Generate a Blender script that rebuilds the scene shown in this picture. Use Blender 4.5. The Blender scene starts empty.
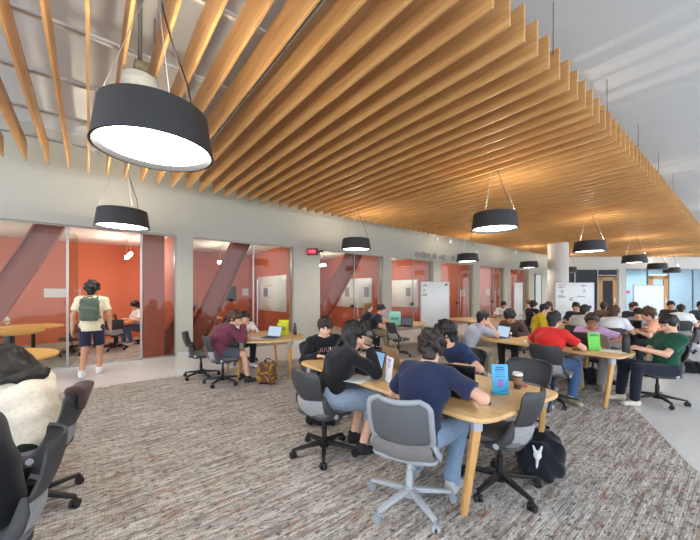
import bpy, bmesh, math, random
import numpy as np
from mathutils import Vector, Matrix, Euler
random.seed(7)
C = bpy.context.scene.collection
PI = math.pi
# ------------------------------------------------------------------ camera geometry
EYE = 1.6; FOC = 325.0; HZ = 293.0; YAW = math.radians(51.3)
FW = (-math.sin(YAW), math.cos(YAW)); RT = (math.cos(YAW), math.sin(YAW))
WX = -9.12            # face of the glazed wall
CEIL = 5.0; SLZ = 4.07; SLH = 0.38; SLL = -8.56; SLR = -1.42
def at(u, v, z=0.0):
    d = (EYE - z) * FOC / (v - HZ); l = (u - 350) / FOC * d
    return (FW[0]*d + RT[0]*l, FW[1]*d + RT[1]*l)
def on_x(u, X):        # Y of the point seen in column u on the plane x = X
    t = (u - 350) / FOC
    return (t*FW[0]*X - RT[0]*X) / (RT[1] - t*FW[1])
def on_y(u, Y):
    t = (u - 350) / FOC
    return (t*FW[1]*Y - RT[1]*Y) / (RT[0] - t*FW[0])
def zat(x, y, v):
    d = FW[0]*x + FW[1]*y
    return EYE - (v - HZ) / FOC * d

# ------------------------------------------------------------------ materials
def lin(c):
    o = []
    for x in c:
        x = x / 255.0
        o.append(x/12.92 if x <= .04045 else ((x+.055)/1.055)**2.4)
    return (*o, 1.0)
MATS = {}
def mat(name, c, rough=.6, metal=0, var=.08, scale=30, bump=0, bscale=200, spec=.5, stretch=None, sheen=0, coat=0):
    if name in MATS: return MATS[name]
    m = bpy.data.materials.new(name); m.use_nodes = True
    n = m.node_tree.nodes; L = m.node_tree.links
    b = n['Principled BSDF']
    b.inputs['Roughness'].default_value = rough; b.inputs['Metallic'].default_value = metal
    b.inputs['Specular IOR Level'].default_value = spec
    if sheen: b.inputs['Sheen Weight'].default_value = sheen
    if coat: b.inputs['Coat Weight'].default_value = coat
    tc = n.new('ShaderNodeTexCoord'); mp = n.new('ShaderNodeMapping')
    L.new(tc.outputs['Object'], mp.inputs['Vector'])
    if stretch: mp.inputs['Scale'].default_value = stretch
    nz = n.new('ShaderNodeTexNoise'); nz.inputs['Scale'].default_value = scale; nz.inputs['Detail'].default_value = 4
    L.new(mp.outputs[0], nz.inputs['Vector'])
    cr = n.new('ShaderNodeValToRGB')
    cl = lin(c)
    cr.color_ramp.elements[0].position = .3; cr.color_ramp.elements[1].position = .7
    cr.color_ramp.elements[0].color = tuple(max(0, x*(1-var)) for x in cl[:3]) + (1,)
    cr.color_ramp.elements[1].color = tuple(min(1, x*(1+var)) for x in cl[:3]) + (1,)
    L.new(nz.outputs['Fac'], cr.inputs[0]); L.new(cr.outputs[0], b.inputs['Base Color'])
    if bump:
        n2 = n.new('ShaderNodeTexNoise'); n2.inputs['Scale'].default_value = bscale
        L.new(mp.outputs[0], n2.inputs['Vector'])
        bp = n.new('ShaderNodeBump'); bp.inputs['Strength'].default_value = bump; bp.inputs['Distance'].default_value = .004
        L.new(n2.outputs['Fac'], bp.inputs['Height']); L.new(bp.outputs[0], b.inputs['Normal'])
    MATS[name] = m
    return m
def emit(name, c, s):
    if name in MATS: return MATS[name]
    m = bpy.data.materials.new(name); m.use_nodes = True
    n = m.node_tree.nodes; L = m.node_tree.links
    n.remove(n['Principled BSDF'])
    e = n.new('ShaderNodeEmission'); e.inputs[0].default_value = lin(c); e.inputs[1].default_value = s
    L.new(e.outputs[0], n['Material Output'].inputs[0]); MATS[name] = m
    return m
def glassmat(name, tint=(235, 240, 238), refl=1.0):
    if name in MATS: return MATS[name]
    m = bpy.data.materials.new(name); m.use_nodes = True
    n = m.node_tree.nodes; L = m.node_tree.links
    n.remove(n['Principled BSDF'])
    t = n.new('ShaderNodeBsdfTransparent'); t.inputs[0].default_value = lin(tint)
    g = n.new('ShaderNodeBsdfGlossy'); g.inputs['Roughness'].default_value = .02
    fr = n.new('ShaderNodeLayerWeight'); fr.inputs[0].default_value = .5
    pw = n.new('ShaderNodeMath'); pw.operation = 'POWER'; pw.inputs[1].default_value = 4.0; L.new(fr.outputs['Facing'], pw.inputs[0])
    mu = n.new('ShaderNodeMath'); mu.operation = 'MULTIPLY_ADD'; mu.inputs[1].default_value = .40*refl; mu.inputs[2].default_value = .018*refl
    L.new(pw.outputs[0], mu.inputs[0])
    mx = n.new('ShaderNodeMixShader'); L.new(mu.outputs[0], mx.inputs[0])
    L.new(t.outputs[0], mx.inputs[1]); L.new(g.outputs[0], mx.inputs[2])
    L.new(mx.outputs[0], n['Material Output'].inputs[0]); MATS[name] = m
    return m
def woodmat(name, c, c2, scale=3, axis='X', rough=.45, fine=1.0):
    if name in MATS: return MATS[name]
    m = bpy.data.materials.new(name); m.use_nodes = True
    n = m.node_tree.nodes; L = m.node_tree.links; b = n['Principled BSDF']
    b.inputs['Roughness'].default_value = rough
    tc = n.new('ShaderNodeTexCoord'); mp = n.new('ShaderNodeMapping')
    L.new(tc.outputs['Object'], mp.inputs[0])
    mp.inputs['Scale'].default_value = (1, 9*fine, 14*fine) if axis == 'X' else ((9*fine, 1, 9*fine) if axis == 'Y' else (14*fine, 14*fine, 1))
    oi = n.new('ShaderNodeObjectInfo'); ad = n.new('ShaderNodeVectorMath'); ad.operation = 'MULTIPLY_ADD'
    cx = n.new('ShaderNodeCombineXYZ')
    for k in range(3): L.new(oi.outputs['Random'], cx.inputs[k])
    L.new(cx.outputs[0], ad.inputs[0]); ad.inputs[1].default_value = (37, 53, 71)
    L.new(mp.outputs[0], ad.inputs[2])
    nz = n.new('ShaderNodeTexNoise'); nz.inputs['Scale'].default_value = scale; nz.inputs['Detail'].default_value = 6
    nz.inputs['Distortion'].default_value = .6
    L.new(ad.outputs[0], nz.inputs['Vector'])
    cr = n.new('ShaderNodeValToRGB'); cr.color_ramp.elements[0].position = .3; cr.color_ramp.elements[1].position = .7
    cr.color_ramp.elements[0].color = lin(c2); cr.color_ramp.elements[1].color = lin(c)
    L.new(nz.outputs['Fac'], cr.inputs[0]); L.new(cr.outputs[0], b.inputs['Base Color'])
    MATS[name] = m
    return m

# ------------------------------------------------------------------ mesh builder
class MB:
    def __init__(s): s.bm = bmesh.new()
    def box(s, c, d, rot=None, bev=0, seg=2):
        r = bmesh.ops.create_cube(s.bm, size=1)
        M = Matrix.Translation(c) @ (rot.to_4x4() if rot else Matrix.Identity(4)) @ Matrix.Diagonal((*d, 1))
        bmesh.ops.transform(s.bm, matrix=M, verts=r['verts'])
        if bev:
            e = list({e for v in r['verts'] for e in v.link_edges})
            bmesh.ops.bevel(s.bm, geom=e, offset=bev, segments=seg, profile=.5, affect='EDGES')
        return s
    def bar(s, a, b, ra, rb=None, n=12, cap=True):
        a, b = Vector(a), Vector(b); rb = ra if rb is None else rb
        d = b - a
        q = d.to_track_quat('Z', 'Y')
        M = Matrix.Translation((a+b)/2) @ q.to_matrix().to_4x4()
        bmesh.ops.create_cone(s.bm, cap_ends=cap, segments=n, radius1=ra, radius2=rb, depth=d.length, matrix=M)
        return s
    def beam(s, a, b, w, h, w2=None, h2=None, up=(0, 0, 1), bev=0):    # rectangular tapered bar from a to b
        a, b = Vector(a), Vector(b); d = (b-a).normalized(); up = Vector(up)
        sx = d.cross(up).normalized(); sy = sx.cross(d).normalized()
        w2 = w if w2 is None else w2; h2 = h if h2 is None else h2
        V = []
        for p, ww, hh in ((a, w, h), (b, w2, h2)):
            for i, j in ((-1, -1), (1, -1), (1, 1), (-1, 1)):
                V.append(s.bm.verts.new(p + sx*i*ww/2 + sy*j*hh/2))
        F = [V[3::-1], V[4:8]] + [[V[i], V[(i+1) % 4], V[4+(i+1) % 4], V[4+i]] for i in range(4)]
        fs = [s.bm.faces.new(f) for f in F]
        if bev:
            e = list({e for v in V for e in v.link_edges})
            bmesh.ops.bevel(s.bm, geom=e, offset=bev, segments=2, profile=.5, affect='EDGES')
        return s
    def lathe(s, prof, n=32, c=(0, 0, 0), M=None):
        rings = []
        for r, z in prof:
            if r < 1e-5: rings.append([s.bm.verts.new((c[0], c[1], c[2]+z))])
            else: rings.append([s.bm.verts.new((c[0]+r*math.cos(2*PI*k/n), c[1]+r*math.sin(2*PI*k/n), c[2]+z)) for k in range(n)])
        for A, B in zip(rings, rings[1:]):
            for k in range(n):
                k2 = (k+1) % n
                if len(A) == 1 and len(B) == 1: continue
                if len(A) == 1: s.bm.faces.new((A[0], B[k2], B[k]))
                elif len(B) == 1: s.bm.faces.new((A[k], A[k2], B[0]))
                else: s.bm.faces.new((A[k], A[k2], B[k2], B[k]))
        if M is not None: bmesh.ops.transform(s.bm, matrix=M, verts=[v for r in rings for v in r])
        return s
    def prism(s, pts, z0, z1, bev=0):
        lo = [s.bm.verts.new((p[0], p[1], z0)) for p in pts]; hi = [s.bm.verts.new((p[0], p[1], z1)) for p in pts]
        n = len(pts)
        s.bm.faces.new(hi); s.bm.faces.new(lo[::-1])
        for k in range(n): s.bm.faces.new((lo[k], lo[(k+1) % n], hi[(k+1) % n], hi[k]))
        if bev:
            e = [e for e in s.bm.edges if all(v in set(hi) for v in e.verts)] + [e for e in s.bm.edges if all(v in set(lo) for v in e.verts)]
            bmesh.ops.bevel(s.bm, geom=e, offset=bev, segments=2, profile=.5, affect='EDGES')
        return s
    def tube(s, pts, r, n=8, flat=1.0, closed=False, up=(0, 0, 1)):
        P = [Vector(p) for p in pts]; N = len(P); rings = []
        rr = r if isinstance(r, (list, tuple)) else [r]*N
        for i, p in enumerate(P):
            if closed: d = P[(i+1) % N] - P[i-1]
            else: d = P[min(i+1, N-1)] - P[max(i-1, 0)]
            d.normalize(); u = Vector(up)
            if abs(d.dot(u)) > .97: u = Vector((0, 1, 0)) if abs(d.y) < .9 else Vector((1, 0, 0))
            a = d.cross(u).normalized(); b = a.cross(d).normalized()
            rings.append([s.bm.verts.new(p + a*math.cos(2*PI*k/n)*rr[i] + b*math.sin(2*PI*k/n)*rr[i]*flat) for k in range(n)])
        M = N if closed else N-1
        for i in range(M):
            A, B = rings[i], rings[(i+1) % N]
            for k in range(n): s.bm.faces.new((A[k], A[(k+1) % n], B[(k+1) % n], B[k]))
        if not closed:
            s.bm.faces.new(rings[0][::-1]); s.bm.faces.new(rings[-1])
        return s
    def sheet(s, grid, th):      # grid: rows of points -> closed sheet of thickness th
        R = len(grid); K = len(grid[0]); G = [[Vector(p) for p in r] for r in grid]
        top, bot = [], []
        for i in range(R):
            tr, br = [], []
            for j in range(K):
                du = G[min(i+1, R-1)][j] - G[max(i-1, 0)][j]; dv = G[i][min(j+1, K-1)] - G[i][max(j-1, 0)]
                nn = du.cross(dv)
                nn = nn.normalized() if nn.length > 1e-9 else Vector((0, 0, 1))
                tr.append(s.bm.verts.new(G[i][j] + nn*th/2)); br.append(s.bm.verts.new(G[i][j] - nn*th/2))
            top.append(tr); bot.append(br)
        for i in range(R-1):
            for j in range(K-1):
                s.bm.faces.new((top[i][j], top[i+1][j], top[i+1][j+1], top[i][j+1]))
                s.bm.faces.new((bot[i][j], bot[i][j+1], bot[i+1][j+1], bot[i+1][j]))
        for i in range(R-1):
            s.bm.faces.new((top[i][0], bot[i][0], bot[i+1][0], top[i+1][0]))
            s.bm.faces.new((top[i][-1], top[i+1][-1], bot[i+1][-1], bot[i][-1]))
        for j in range(K-1):
            s.bm.faces.new((top[0][j], top[0][j+1], bot[0][j+1], bot[0][j]))
            s.bm.faces.new((top[-1][j], bot[-1][j], bot[-1][j+1], top[-1][j+1]))
        return s
    def sphere(s, c, r, M=None, n=16):
        r = (r, r, r) if not isinstance(r, (tuple, list)) else r
        X = Matrix.Translation(c) @ (M.to_4x4() if M else Matrix.Identity(4)) @ Matrix.Diagonal((*r, 1))
        bmesh.ops.create_uvsphere(s.bm, u_segments=n, v_segments=max(6, n//2), radius=1, matrix=X)
        return s
    def build(s, name, m, parent=None, smooth=40, loc=None, rz=0):
        bmesh.ops.recalc_face_normals(s.bm, faces=s.bm.faces)
        me = bpy.data.meshes.new(name); s.bm.to_mesh(me); s.bm.free()
        if smooth:
            me.shade_smooth(); me.set_sharp_from_angle(angle=math.radians(smooth))
        me.materials.append(m)
        o = bpy.data.objects.new(name, me); C.objects.link(o)
        if parent: o.parent = parent
        if loc is not None: o.location = loc
        if rz: o.rotation_euler.z = rz
        return o
def tag(o, label=None, cat=None, group=None, kind=None):
    if label: o['label'] = label
    if cat: o['category'] = cat
    if group: o['group'] = group
    if kind: o['kind'] = kind
    return o
def empty(name, loc=(0, 0, 0), rz=0, label=None, cat=None, group=None, kind=None):
    o = bpy.data.objects.new(name, None); C.objects.link(o); o.empty_display_size = .1
    o.location = loc; o.rotation_euler = (0, 0, rz)
    return tag(o, label, cat, group, kind)
def copy_tree(o, parent=None):
    c = o.copy(); C.objects.link(c); c.parent = parent
    for ch in list(o.children): copy_tree(ch, c)
    return c
def rzf(f): return math.atan2(-f[0], f[1])
def rpoly(pts, r, n=6):      # round the corners of a polygon
    out = []; N = len(pts)
    for i in range(N):
        p = Vector(pts[i]); a = (Vector(pts[i-1])-p); b = (Vector(pts[(i+1) % N])-p)
        rr = r[i] if isinstance(r, (list, tuple)) else r
        la = min(rr, a.length*.49); lb = min(rr, b.length*.49)
        A = p + a.normalized()*la; B = p + b.normalized()*lb
        for k in range(n+1):
            t = k/n
            out.append(tuple((1-t)**2*A + 2*t*(1-t)*p + t*t*B))
    return out

# ------------------------------------------------------------------ soft bodies: distance fields meshed with surface nets
class Field:
    def __init__(s, lo, hi, h):
        s.h = h; s.lo = np.array(lo, float)
        s.n = np.ceil((np.array(hi)-s.lo)/h).astype(int)+1
        s.D = np.full(s.n, 1.0, np.float32)
        s.ax = [(s.lo[i] + h*np.arange(s.n[i])).astype(np.float32) for i in range(3)]
    def _sl(s, lo, hi):
        i0 = np.maximum(0, np.floor((np.array(lo)-s.lo)/s.h).astype(int)); i1 = np.minimum(s.n, np.ceil((np.array(hi)-s.lo)/s.h).astype(int)+1)
        if (i1 <= i0).any(): return None
        return tuple(slice(a, b) for a, b in zip(i0, i1))
    def grid(s, sl):
        return np.meshgrid(s.ax[0][sl[0]], s.ax[1][sl[1]], s.ax[2][sl[2]], indexing='ij', sparse=False)
    def add(s, lo, hi, fn, k=.02, sub=False):
        pad = max(.04, k*1.5); sl = s._sl(np.array(lo)-pad, np.array(hi)+pad)
        if sl is None: return
        P = s.grid(sl); d = fn(*P).astype(np.float32); D = s.D[sl]
        if sub:
            D2, d2 = -D, d
        else: D2, d2 = D, d
        if k > 0:
            hh = np.clip(.5+.5*(d2-D2)/k, 0, 1)
            r = d2*(1-hh)+D2*hh - k*hh*(1-hh)
        else: r = np.minimum(D2, d2)
        s.D[sl] = -r if sub else r
    def cone(s, a, b, ra, rb, k=.02, cut=None, sub=False):
        a = np.array(a, float); b = np.array(b, float); ba = b-a; L2 = float(ba@ba)+1e-9; m = max(ra, rb)
        def fn(X, Y, Z):
            px, py, pz = X-a[0], Y-a[1], Z-a[2]
            t = np.clip((px*ba[0]+py*ba[1]+pz*ba[2])/L2, 0, 1)
            d = np.sqrt((px-t*ba[0])**2+(py-t*ba[1])**2+(pz-t*ba[2])**2)-(ra+(rb-ra)*t)
            if cut is not None:
                c, n = cut
                d = np.maximum(d, (X-c[0])*n[0]+(Y-c[1])*n[1]+(Z-c[2])*n[2])
            return d
        s.add(np.minimum(a, b)-m, np.maximum(a, b)+m, fn, k, sub)
    def econe(s, a, b, A, B, side, k=.02, cut=None):   # elliptic section, A=(rx,ry) at a
        a = np.array(a, float); b = np.array(b, float); ba = b-a; L = np.linalg.norm(ba)+1e-9; e = ba/L
        side = np.array(side, float); side = side-e*(side@e); side /= np.linalg.norm(side); nn = np.cross(e, side)
        m = max(*A, *B)
        def fn(X, Y, Z):
            px, py, pz = X-a[0], Y-a[1], Z-a[2]
            w = px*e[0]+py*e[1]+pz*e[2]
            t = np.clip(w/L, 0, 1); rx = A[0]+(B[0]-A[0])*t; ry = A[1]+(B[1]-A[1])*t
            qs = px*side[0]+py*side[1]+pz*side[2]; qn = px*nn[0]+py*nn[1]+pz*nn[2]; qe = w-t*L
            d = (np.sqrt((qs/rx)**2+(qn/ry)**2+(qe/np.minimum(rx, ry))**2)-1)*np.minimum(rx, ry)
            if cut is not None:
                c, n = cut
                d = np.maximum(d, (X-c[0])*n[0]+(Y-c[1])*n[1]+(Z-c[2])*n[2])
            return d
        s.add(np.minimum(a, b)-m, np.maximum(a, b)+m, fn, k)
    def ell(s, c, r, R=None, k=.02, sub=False, post=None):
        c = np.array(c, float); R = np.eye(3) if R is None else R; m = max(r)
        def fn(X, Y, Z):
            px, py, pz = X-c[0], Y-c[1], Z-c[2]
            q = [px*R[0, i]+py*R[1, i]+pz*R[2, i] for i in range(3)]
            k0 = np.sqrt(sum((q[i]/r[i])**2 for i in range(3))); k1 = np.sqrt(sum((q[i]/r[i]**2)**2 for i in range(3)))+1e-6
            d = k0*(k0-1)/k1
            if post is not None: d = post(d, q)
            return d
        s.add(c-m, c+m, fn, k, sub)
    def rbox(s, c, half, rad, R=None, k=.02, post=None):
        c = np.array(c, float); R = np.eye(3) if R is None else R; m = float(np.linalg.norm(half))
        def fn(X, Y, Z):
            px, py, pz = X-c[0], Y-c[1], Z-c[2]
            q = [px*R[0, i]+py*R[1, i]+pz*R[2, i] for i in range(3)]
            a = [np.abs(q[i])-half[i]+rad for i in range(3)]
            d = np.sqrt(sum(np.maximum(x, 0)**2 for x in a)) + np.minimum(np.maximum(a[0], np.maximum(a[1], a[2])), 0) - rad
            if post is not None: d = post(d, q)
            return d
        s.add(c-m, c+m, fn, k)
    def folds(s, amp, freq=22, seed=0, n=5):
        r = np.random.RandomState(seed); X, Y, Z = np.meshgrid(*s.ax, indexing='ij', sparse=True)
        acc = 0
        for _ in range(n):
            v = r.normal(size=3); v /= np.linalg.norm(v); f = freq*r.uniform(.5, 1.5); w = r.normal(size=3)
            acc = acc + np.sin(f*(v[0]*X+v[1]*Y+v[2]*Z) + 1.3*np.sin(6*(w[0]*X+w[1]*Y+w[2]*Z)+r.uniform(0, 6)) + r.uniform(0, 6))
        s.D += (acc*(amp/n*1.6)).astype(np.float32)
    def clip_plane(s, c, n):
        X, Y, Z = np.meshgrid(*s.ax, indexing='ij', sparse=True)
        s.D = np.maximum(s.D, ((X-c[0])*n[0]+(Y-c[1])*n[1]+(Z-c[2])*n[2]).astype(np.float32))
    def build(s, name, m, parent=None):
        D = s.D
        D[0], D[-1] = 1, 1; D[:, 0], D[:, -1] = 1, 1; D[:, :, 0], D[:, :, -1] = 1, 1
        ins = D < 0
        c8 = [ins[i:ins.shape[0]-1+i, j:ins.shape[1]-1+j, k:ins.shape[2]-1+k] for i in (0, 1) for j in (0, 1) for k in (0, 1)]
        cnt = sum(c.astype(np.int8) for c in c8)
        act = (cnt > 0) & (cnt < 8)
        idx = np.argwhere(act); N = len(idx)
        mp = np.full(act.shape, -1, np.int64); mp[act] = np.arange(N)
        off = np.array([(i, j, k) for i in (0, 1) for j in (0, 1) for k in (0, 1)])
        v8 = np.stack([D[idx[:, 0]+o[0], idx[:, 1]+o[1], idx[:, 2]+o[2]] for o in off], 1)
        P = np.zeros((N, 3)); W = np.zeros(N)
        for a in range(8):
            for b in range(a+1, 8):
                if np.abs(off[a]-off[b]).sum() != 1: continue
                va, vb = v8[:, a], v8[:, b]; cr = (va < 0) != (vb < 0)
                t = np.where(cr, va/np.where(cr, va-vb, 1), 0)
                P += np.where(cr[:, None], off[a]+t[:, None]*(off[b]-off[a]), 0); W += cr
        V = (idx + P/W[:, None])*s.h + s.lo
        Q = []
        sh = np.array(D.shape)
        for ax in range(3):
            o = [0, 0, 0]; o[ax] = 1
            A = ins[:sh[0]-o[0], :sh[1]-o[1], :sh[2]-o[2]]; B = ins[o[0]:, o[1]:, o[2]:]
            e = np.argwhere(A != B); fl = A[e[:, 0], e[:, 1], e[:, 2]]
            u, w = [(1, 2), (2, 0), (0, 1)][ax]
            def g(du, dw):
                q = e.copy(); q[:, u] -= du; q[:, w] -= dw
                return mp[q[:, 0], q[:, 1], q[:, 2]]
            q = np.stack([g(1, 1), g(0, 1), g(0, 0), g(1, 0)], 1)
            q[~fl] = q[~fl][:, ::-1]
            Q.append(q)
        Q = np.concatenate(Q)
        me = bpy.data.meshes.new(name)
        me.vertices.add(N); me.vertices.foreach_set('co', V.astype(np.float32).ravel())
        F = len(Q); me.loops.add(F*4); me.loops.foreach_set('vertex_index', Q.astype(np.int32).ravel())
        me.polygons.add(F); me.polygons.foreach_set('loop_start', np.arange(0, F*4, 4, dtype=np.int32))
        me.update(calc_edges=True); me.validate()
        me.shade_smooth(); me.materials.append(m)
        o = bpy.data.objects.new(name, me); C.objects.link(o)
        if parent: o.parent = parent
        return o
# ------------------------------------------------------------------ people
def fabric(name, c, **k): return mat(name, c, rough=.9, var=.10, scale=40, bump=.25, bscale=500, spec=.2, sheen=.15, **k)
SKIN = {'light': (222, 172, 145), 'tan': (198, 146, 115), 'brown': (172, 122, 94), 'pale': (232, 188, 164)}
def skin(k): return mat('skin_'+k, SKIN[k], rough=.55, var=.05, scale=25, spec=.35)
HAIRC = {'black': (26, 22, 22), 'dark': (42, 31, 26), 'brown': (78, 52, 36), 'light': (124, 84, 50)}
def hairmat(k): return mat('hair_'+k, HAIRC[k], rough=.45, var=.35, scale=90, bump=.5, bscale=260, spec=.45)
def rx(a):
    c, s_ = math.cos(a), math.sin(a); return np.array([[1, 0, 0], [0, c, -s_], [0, s_, c]])
def ry(a):
    c, s_ = math.cos(a), math.sin(a); return np.array([[c, 0, s_], [0, 1, 0], [-s_, 0, c]])
def rz_(a):
    c, s_ = math.cos(a), math.sin(a); return np.array([[c, -s_, 0], [s_, c, 0], [0, 0, 1]])
def ik(S, W, l1, l2, pole):
    S, W, pole = np.array(S, float), np.array(W, float), np.array(pole, float)
    d = W-S; L = np.linalg.norm(d); e = d/L
    L2 = min(L, (l1+l2)*.985); W = S+e*L2
    x = (l1*l1-l2*l2+L2*L2)/(2*L2); h = math.sqrt(max(0, l1*l1-x*x))
    p = pole-e*(pole@e); p /= np.linalg.norm(p)+1e-9
    return S+e*x+p*h, W

def person(label, x, y, face, pz=.55, lean=14, head=(0, 12), wr=(.16, .42, .785), wl=(-.16, .42, .785), er=(.6, -.5, -.6), el=(-.6, -.5, -.6),
           hands='flat', kr=(.13, .43, .525), kl=(-.13, .43, .525), ar=(.13, .40, .085), al=(-.13, .40, .085), tr=(.1, 1), tl=(-.1, 1),
           shirt=(40, 45, 70), sleeve='short', pants=(50, 60, 85), plen='long', shoe=(230, 230, 228), hair='short', hc='black', sk='light',
           h=.009, size=1.0, bulk=1.0, group=None, yawz=None, sidelean=0, face_detail=False, extra=None, hood=False, female=False, slack=.0):
    bulk_ = bulk
    lr = math.radians
    def dr(a): return np.array([math.sin(lr(sidelean)), math.sin(lr(a)), math.cos(lr(a))*math.cos(lr(sidelean))])
    P0 = np.array([0, 0, pz]); P1 = P0+.17*dr(lean*.4); P2 = P1+.17*dr(lean); P3 = P2+.13*dr(lean*1.25); N = P3+.045*dr(lean*1.2)
    Rh = rz_(lr(head[0])) @ rx(lr(-head[1]))
    HC = N + .075*dr(lean*.9) + Rh @ np.array([0, .022, .075])
    sw = .175*(0.93 if female else 1.0)
    chest_n = np.cross([1, 0, 0], dr(lean))
    SR = P3+np.array([sw, 0, -.015]); SL = P3+np.array([-sw, 0, -.015])
    ER, WR = ik(SR, wr, .285, .255, er); EL, WL = ik(SL, wl, .285, .255, el)
    HR = P0+np.array([.092, 0, -.015]); HL = P0+np.array([-.092, 0, -.015])
    KR, KL, AR, AL = [np.array(v, float) for v in (kr, kl, ar, al)]
    pts = np.array([P0, P3, HC, ER, EL, WR, WL, KR, KL, AR, AL])
    lo = pts.min(0)-.24; hi = pts.max(0)+.26; lo[2] = max(lo[2], -.01)
    wx, wy = (.128, .092) if female else (.142, .105)
    cx_, cy_ = (.150, .108) if female else (.165, .118)
    X = [1, 0, 0]
    def torso(f, o, k=.03, legs=True, to=None):
        if legs: f.econe(P0, P1, (.160*bulk_+o, .118*bulk_+o), (wx*bulk_+o, wy*bulk_+o), X, k)
        f.econe(P1, P2, (wx*bulk_+o, wy*bulk_+o), (cx_*bulk_+o, cy_*bulk_+o), X, k)
        f.econe(P2, P3+np.array([0, 0, -.03]), (cx_*bulk_+o, cy_*bulk_+o), (.138+o, .090+o), X, .06)
        for S in (SR, SL):
            f.cone(P3+np.array([0, 0, -.025]), S, .070+o, .057+o, .05)
            f.cone(N+np.array([0, 0, -.02]), S+np.array([0, 0, .0]), .045+o*.6, .046+o, .04)
        f.cone(P3, N, .06+o*.6, .052+o*.3, .03)
    def arm(f, S, E, W, o, k=.02, upto=2, oo=0):
        if upto >= 2:
            f.cone(S, E, .052+o, .042+o+oo, k); f.cone(E, W, .042+o+oo, .030+o+oo*1.2, k)
        else:
            t = upto; Q = S+(E-S)*t; n = (E-S)/np.linalg.norm(E-S)
            f.cone(S, Q+n*.05, .054+o, .05+o+oo, k, cut=(Q, n))
    def leg(f, H, K, A, o, k=.025, upto=2, oo=0):
        n1 = (A-K)/np.linalg.norm(A-K)
        f.cone(H, K, .082*bulk_+o, .056+o+oo, k)
        if upto >= 2:
            f.cone(K, A+n1*(-.03 if o else 0), .054+o+oo, .038+o+oo, k)
    # ---- body
    f = Field(lo, hi, h)
    torso(f, 0)
    for S, E, W in ((SR, ER, WR), (SL, EL, WL)): arm(f, S, E, W, 0)
    for H, K, A in ((HR, KR, AR), (HL, KL, AL)): leg(f, H, K, A, 0)
    for A, t in ((AR, tr), (AL, tl)):
        t = np.array([t[0], t[1], 0.]); t /= np.linalg.norm(t)
        f.cone(A+np.array([0, 0, -.035])-t*.03, A+np.array([0, 0, -.05])+t*.13, .034, .027, .02)
    f.cone(N-np.array([0, 0, .03]), HC+Rh@np.array([0, -.025, -.05]), .056, .052, .03)
    HS = 1.07
    def hp(*v): return HC+Rh@(np.array(v, float)*HS)
    f.ell(hp(0, -.012, .028), (.079, .101, .096), Rh, .02)
    f.ell(hp(0, .022, -.035), (.062, .070, .087), Rh, .03)
    f.ell(hp(0, .058, -.092), (.028, .026, .024), Rh, .03)
    for s_ in (-1, 1):
        f.ell(hp(s_*.036, .056, -.028), (.026, .024, .026), Rh, .02)
        f.ell(hp(s_*.074, -.012, -.006), (.010, .022, .032), Rh @ rz_(s_*.35), .006)
        f.ell(hp(s_*.031, .091, .016), (.019, .012, .012), Rh, .012, sub=True)
    f.ell(hp(0, .074, .036), (.052, .018, .012), Rh, .015)
    f.cone(hp(0, .082, .018), hp(0, .101, -.018), .010, .015, .012)
    f.ell(hp(0, .082, -.054), (.024, .012, .009), Rh, .006)
    fr = max(.0085, h*.95)
    def hand(W, E, sgn, mode):
        d = (W-E)/np.linalg.norm(W-E)
        if mode == 'flat':
            d = d*np.array([1, 1, .25]); d /= np.linalg.norm(d); n = np.array([0, 0, -1.])
        elif mode == 'face':
            d = (hp(sgn*.02, .06, -.06)-W); d /= np.linalg.norm(d)+1e-9; n = hp(0, 0, -.02)-W; n = n-d*(n@d); n /= np.linalg.norm(n)+1e-9
        else:
            n = np.array([-sgn, 0, 0.])
        n = n-d*(n@d); n /= np.linalg.norm(n); s_ = np.cross(d, n)
        if s_@np.array([1, 0, 0]) * -sgn < 0: s_ = -s_       # s_ points to the thumb side (inwards)
        Kn = W+d*.085
        f.econe(W+d*.01, Kn, (.029, .019), (.038, .014), s_, .015)
        curl = {'flat': .25, 'face': .55, 'hang': .5, 'grip': 1.0}.get(mode, .3)
        for i, (o, Ln) in enumerate(((.029, .070), (.010, .078), (-.010, .072), (-.028, .056))):
            a = Kn+s_*o; seg = [.45, .32, .23]; ang = 0
            for q, L in enumerate(seg):
                ang += curl*(.6 if q == 0 else .8)
                dd = d*math.cos(ang)+n*math.sin(ang)+s_*o*.8
                b = a+dd*Ln*L; f.cone(a, b, fr*(1-.08*q), fr*(.95-.08*q), .004); a = b
        a = W+d*.025+s_*.026; b = a+d*.030+s_*.026+n*.010; c = b+d*.034+s_*.006+n*.008
        f.cone(a, b, .0125, .0105, .012); f.cone(b, c, fr*1.1, fr, .004)
    hm = hands if isinstance(hands, tuple) else (hands, hands)
    hand(WR, ER, 1, hm[0]); hand(WL, EL, -1, hm[1])
    body = f.build('person', skin(sk))
    body.location = (x, y, 0); body.rotation_euler.z = rzf(face)
    tag(body, label, 'person', group)
    # ---- shirt
    sd = abs(hash(label)) % 9973 if False else sum(map(ord, label)) % 997
    lo2 = np.array([P0, P3, ER, EL, WR, WL]).min(0)-.26; hi2 = np.array([P0, P3, ER, EL, WR, WL]).max(0)+.22
    g = Field(lo2, hi2, h)
    torso(g, .016+slack, .03)
    if pz > .7: g.econe(P0+np.array([0, 0, -.14]), P0, (.158*bulk_+.018, .118*bulk_+.018), (.160*bulk_+.016, .118*bulk_+.016), X, .03)
    if sleeve == 'none': pass
    elif sleeve == 'short':
        for S, E, W in ((SR, ER, WR), (SL, EL, WL)): arm(g, S, E, W, .014+slack, .02, .72, .012)
    else:
        for S, E, W in ((SR, ER, WR), (SL, EL, WL)): arm(g, S, E, W+(E-W)*.06, .014+slack, .02, 2, .004)
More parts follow.
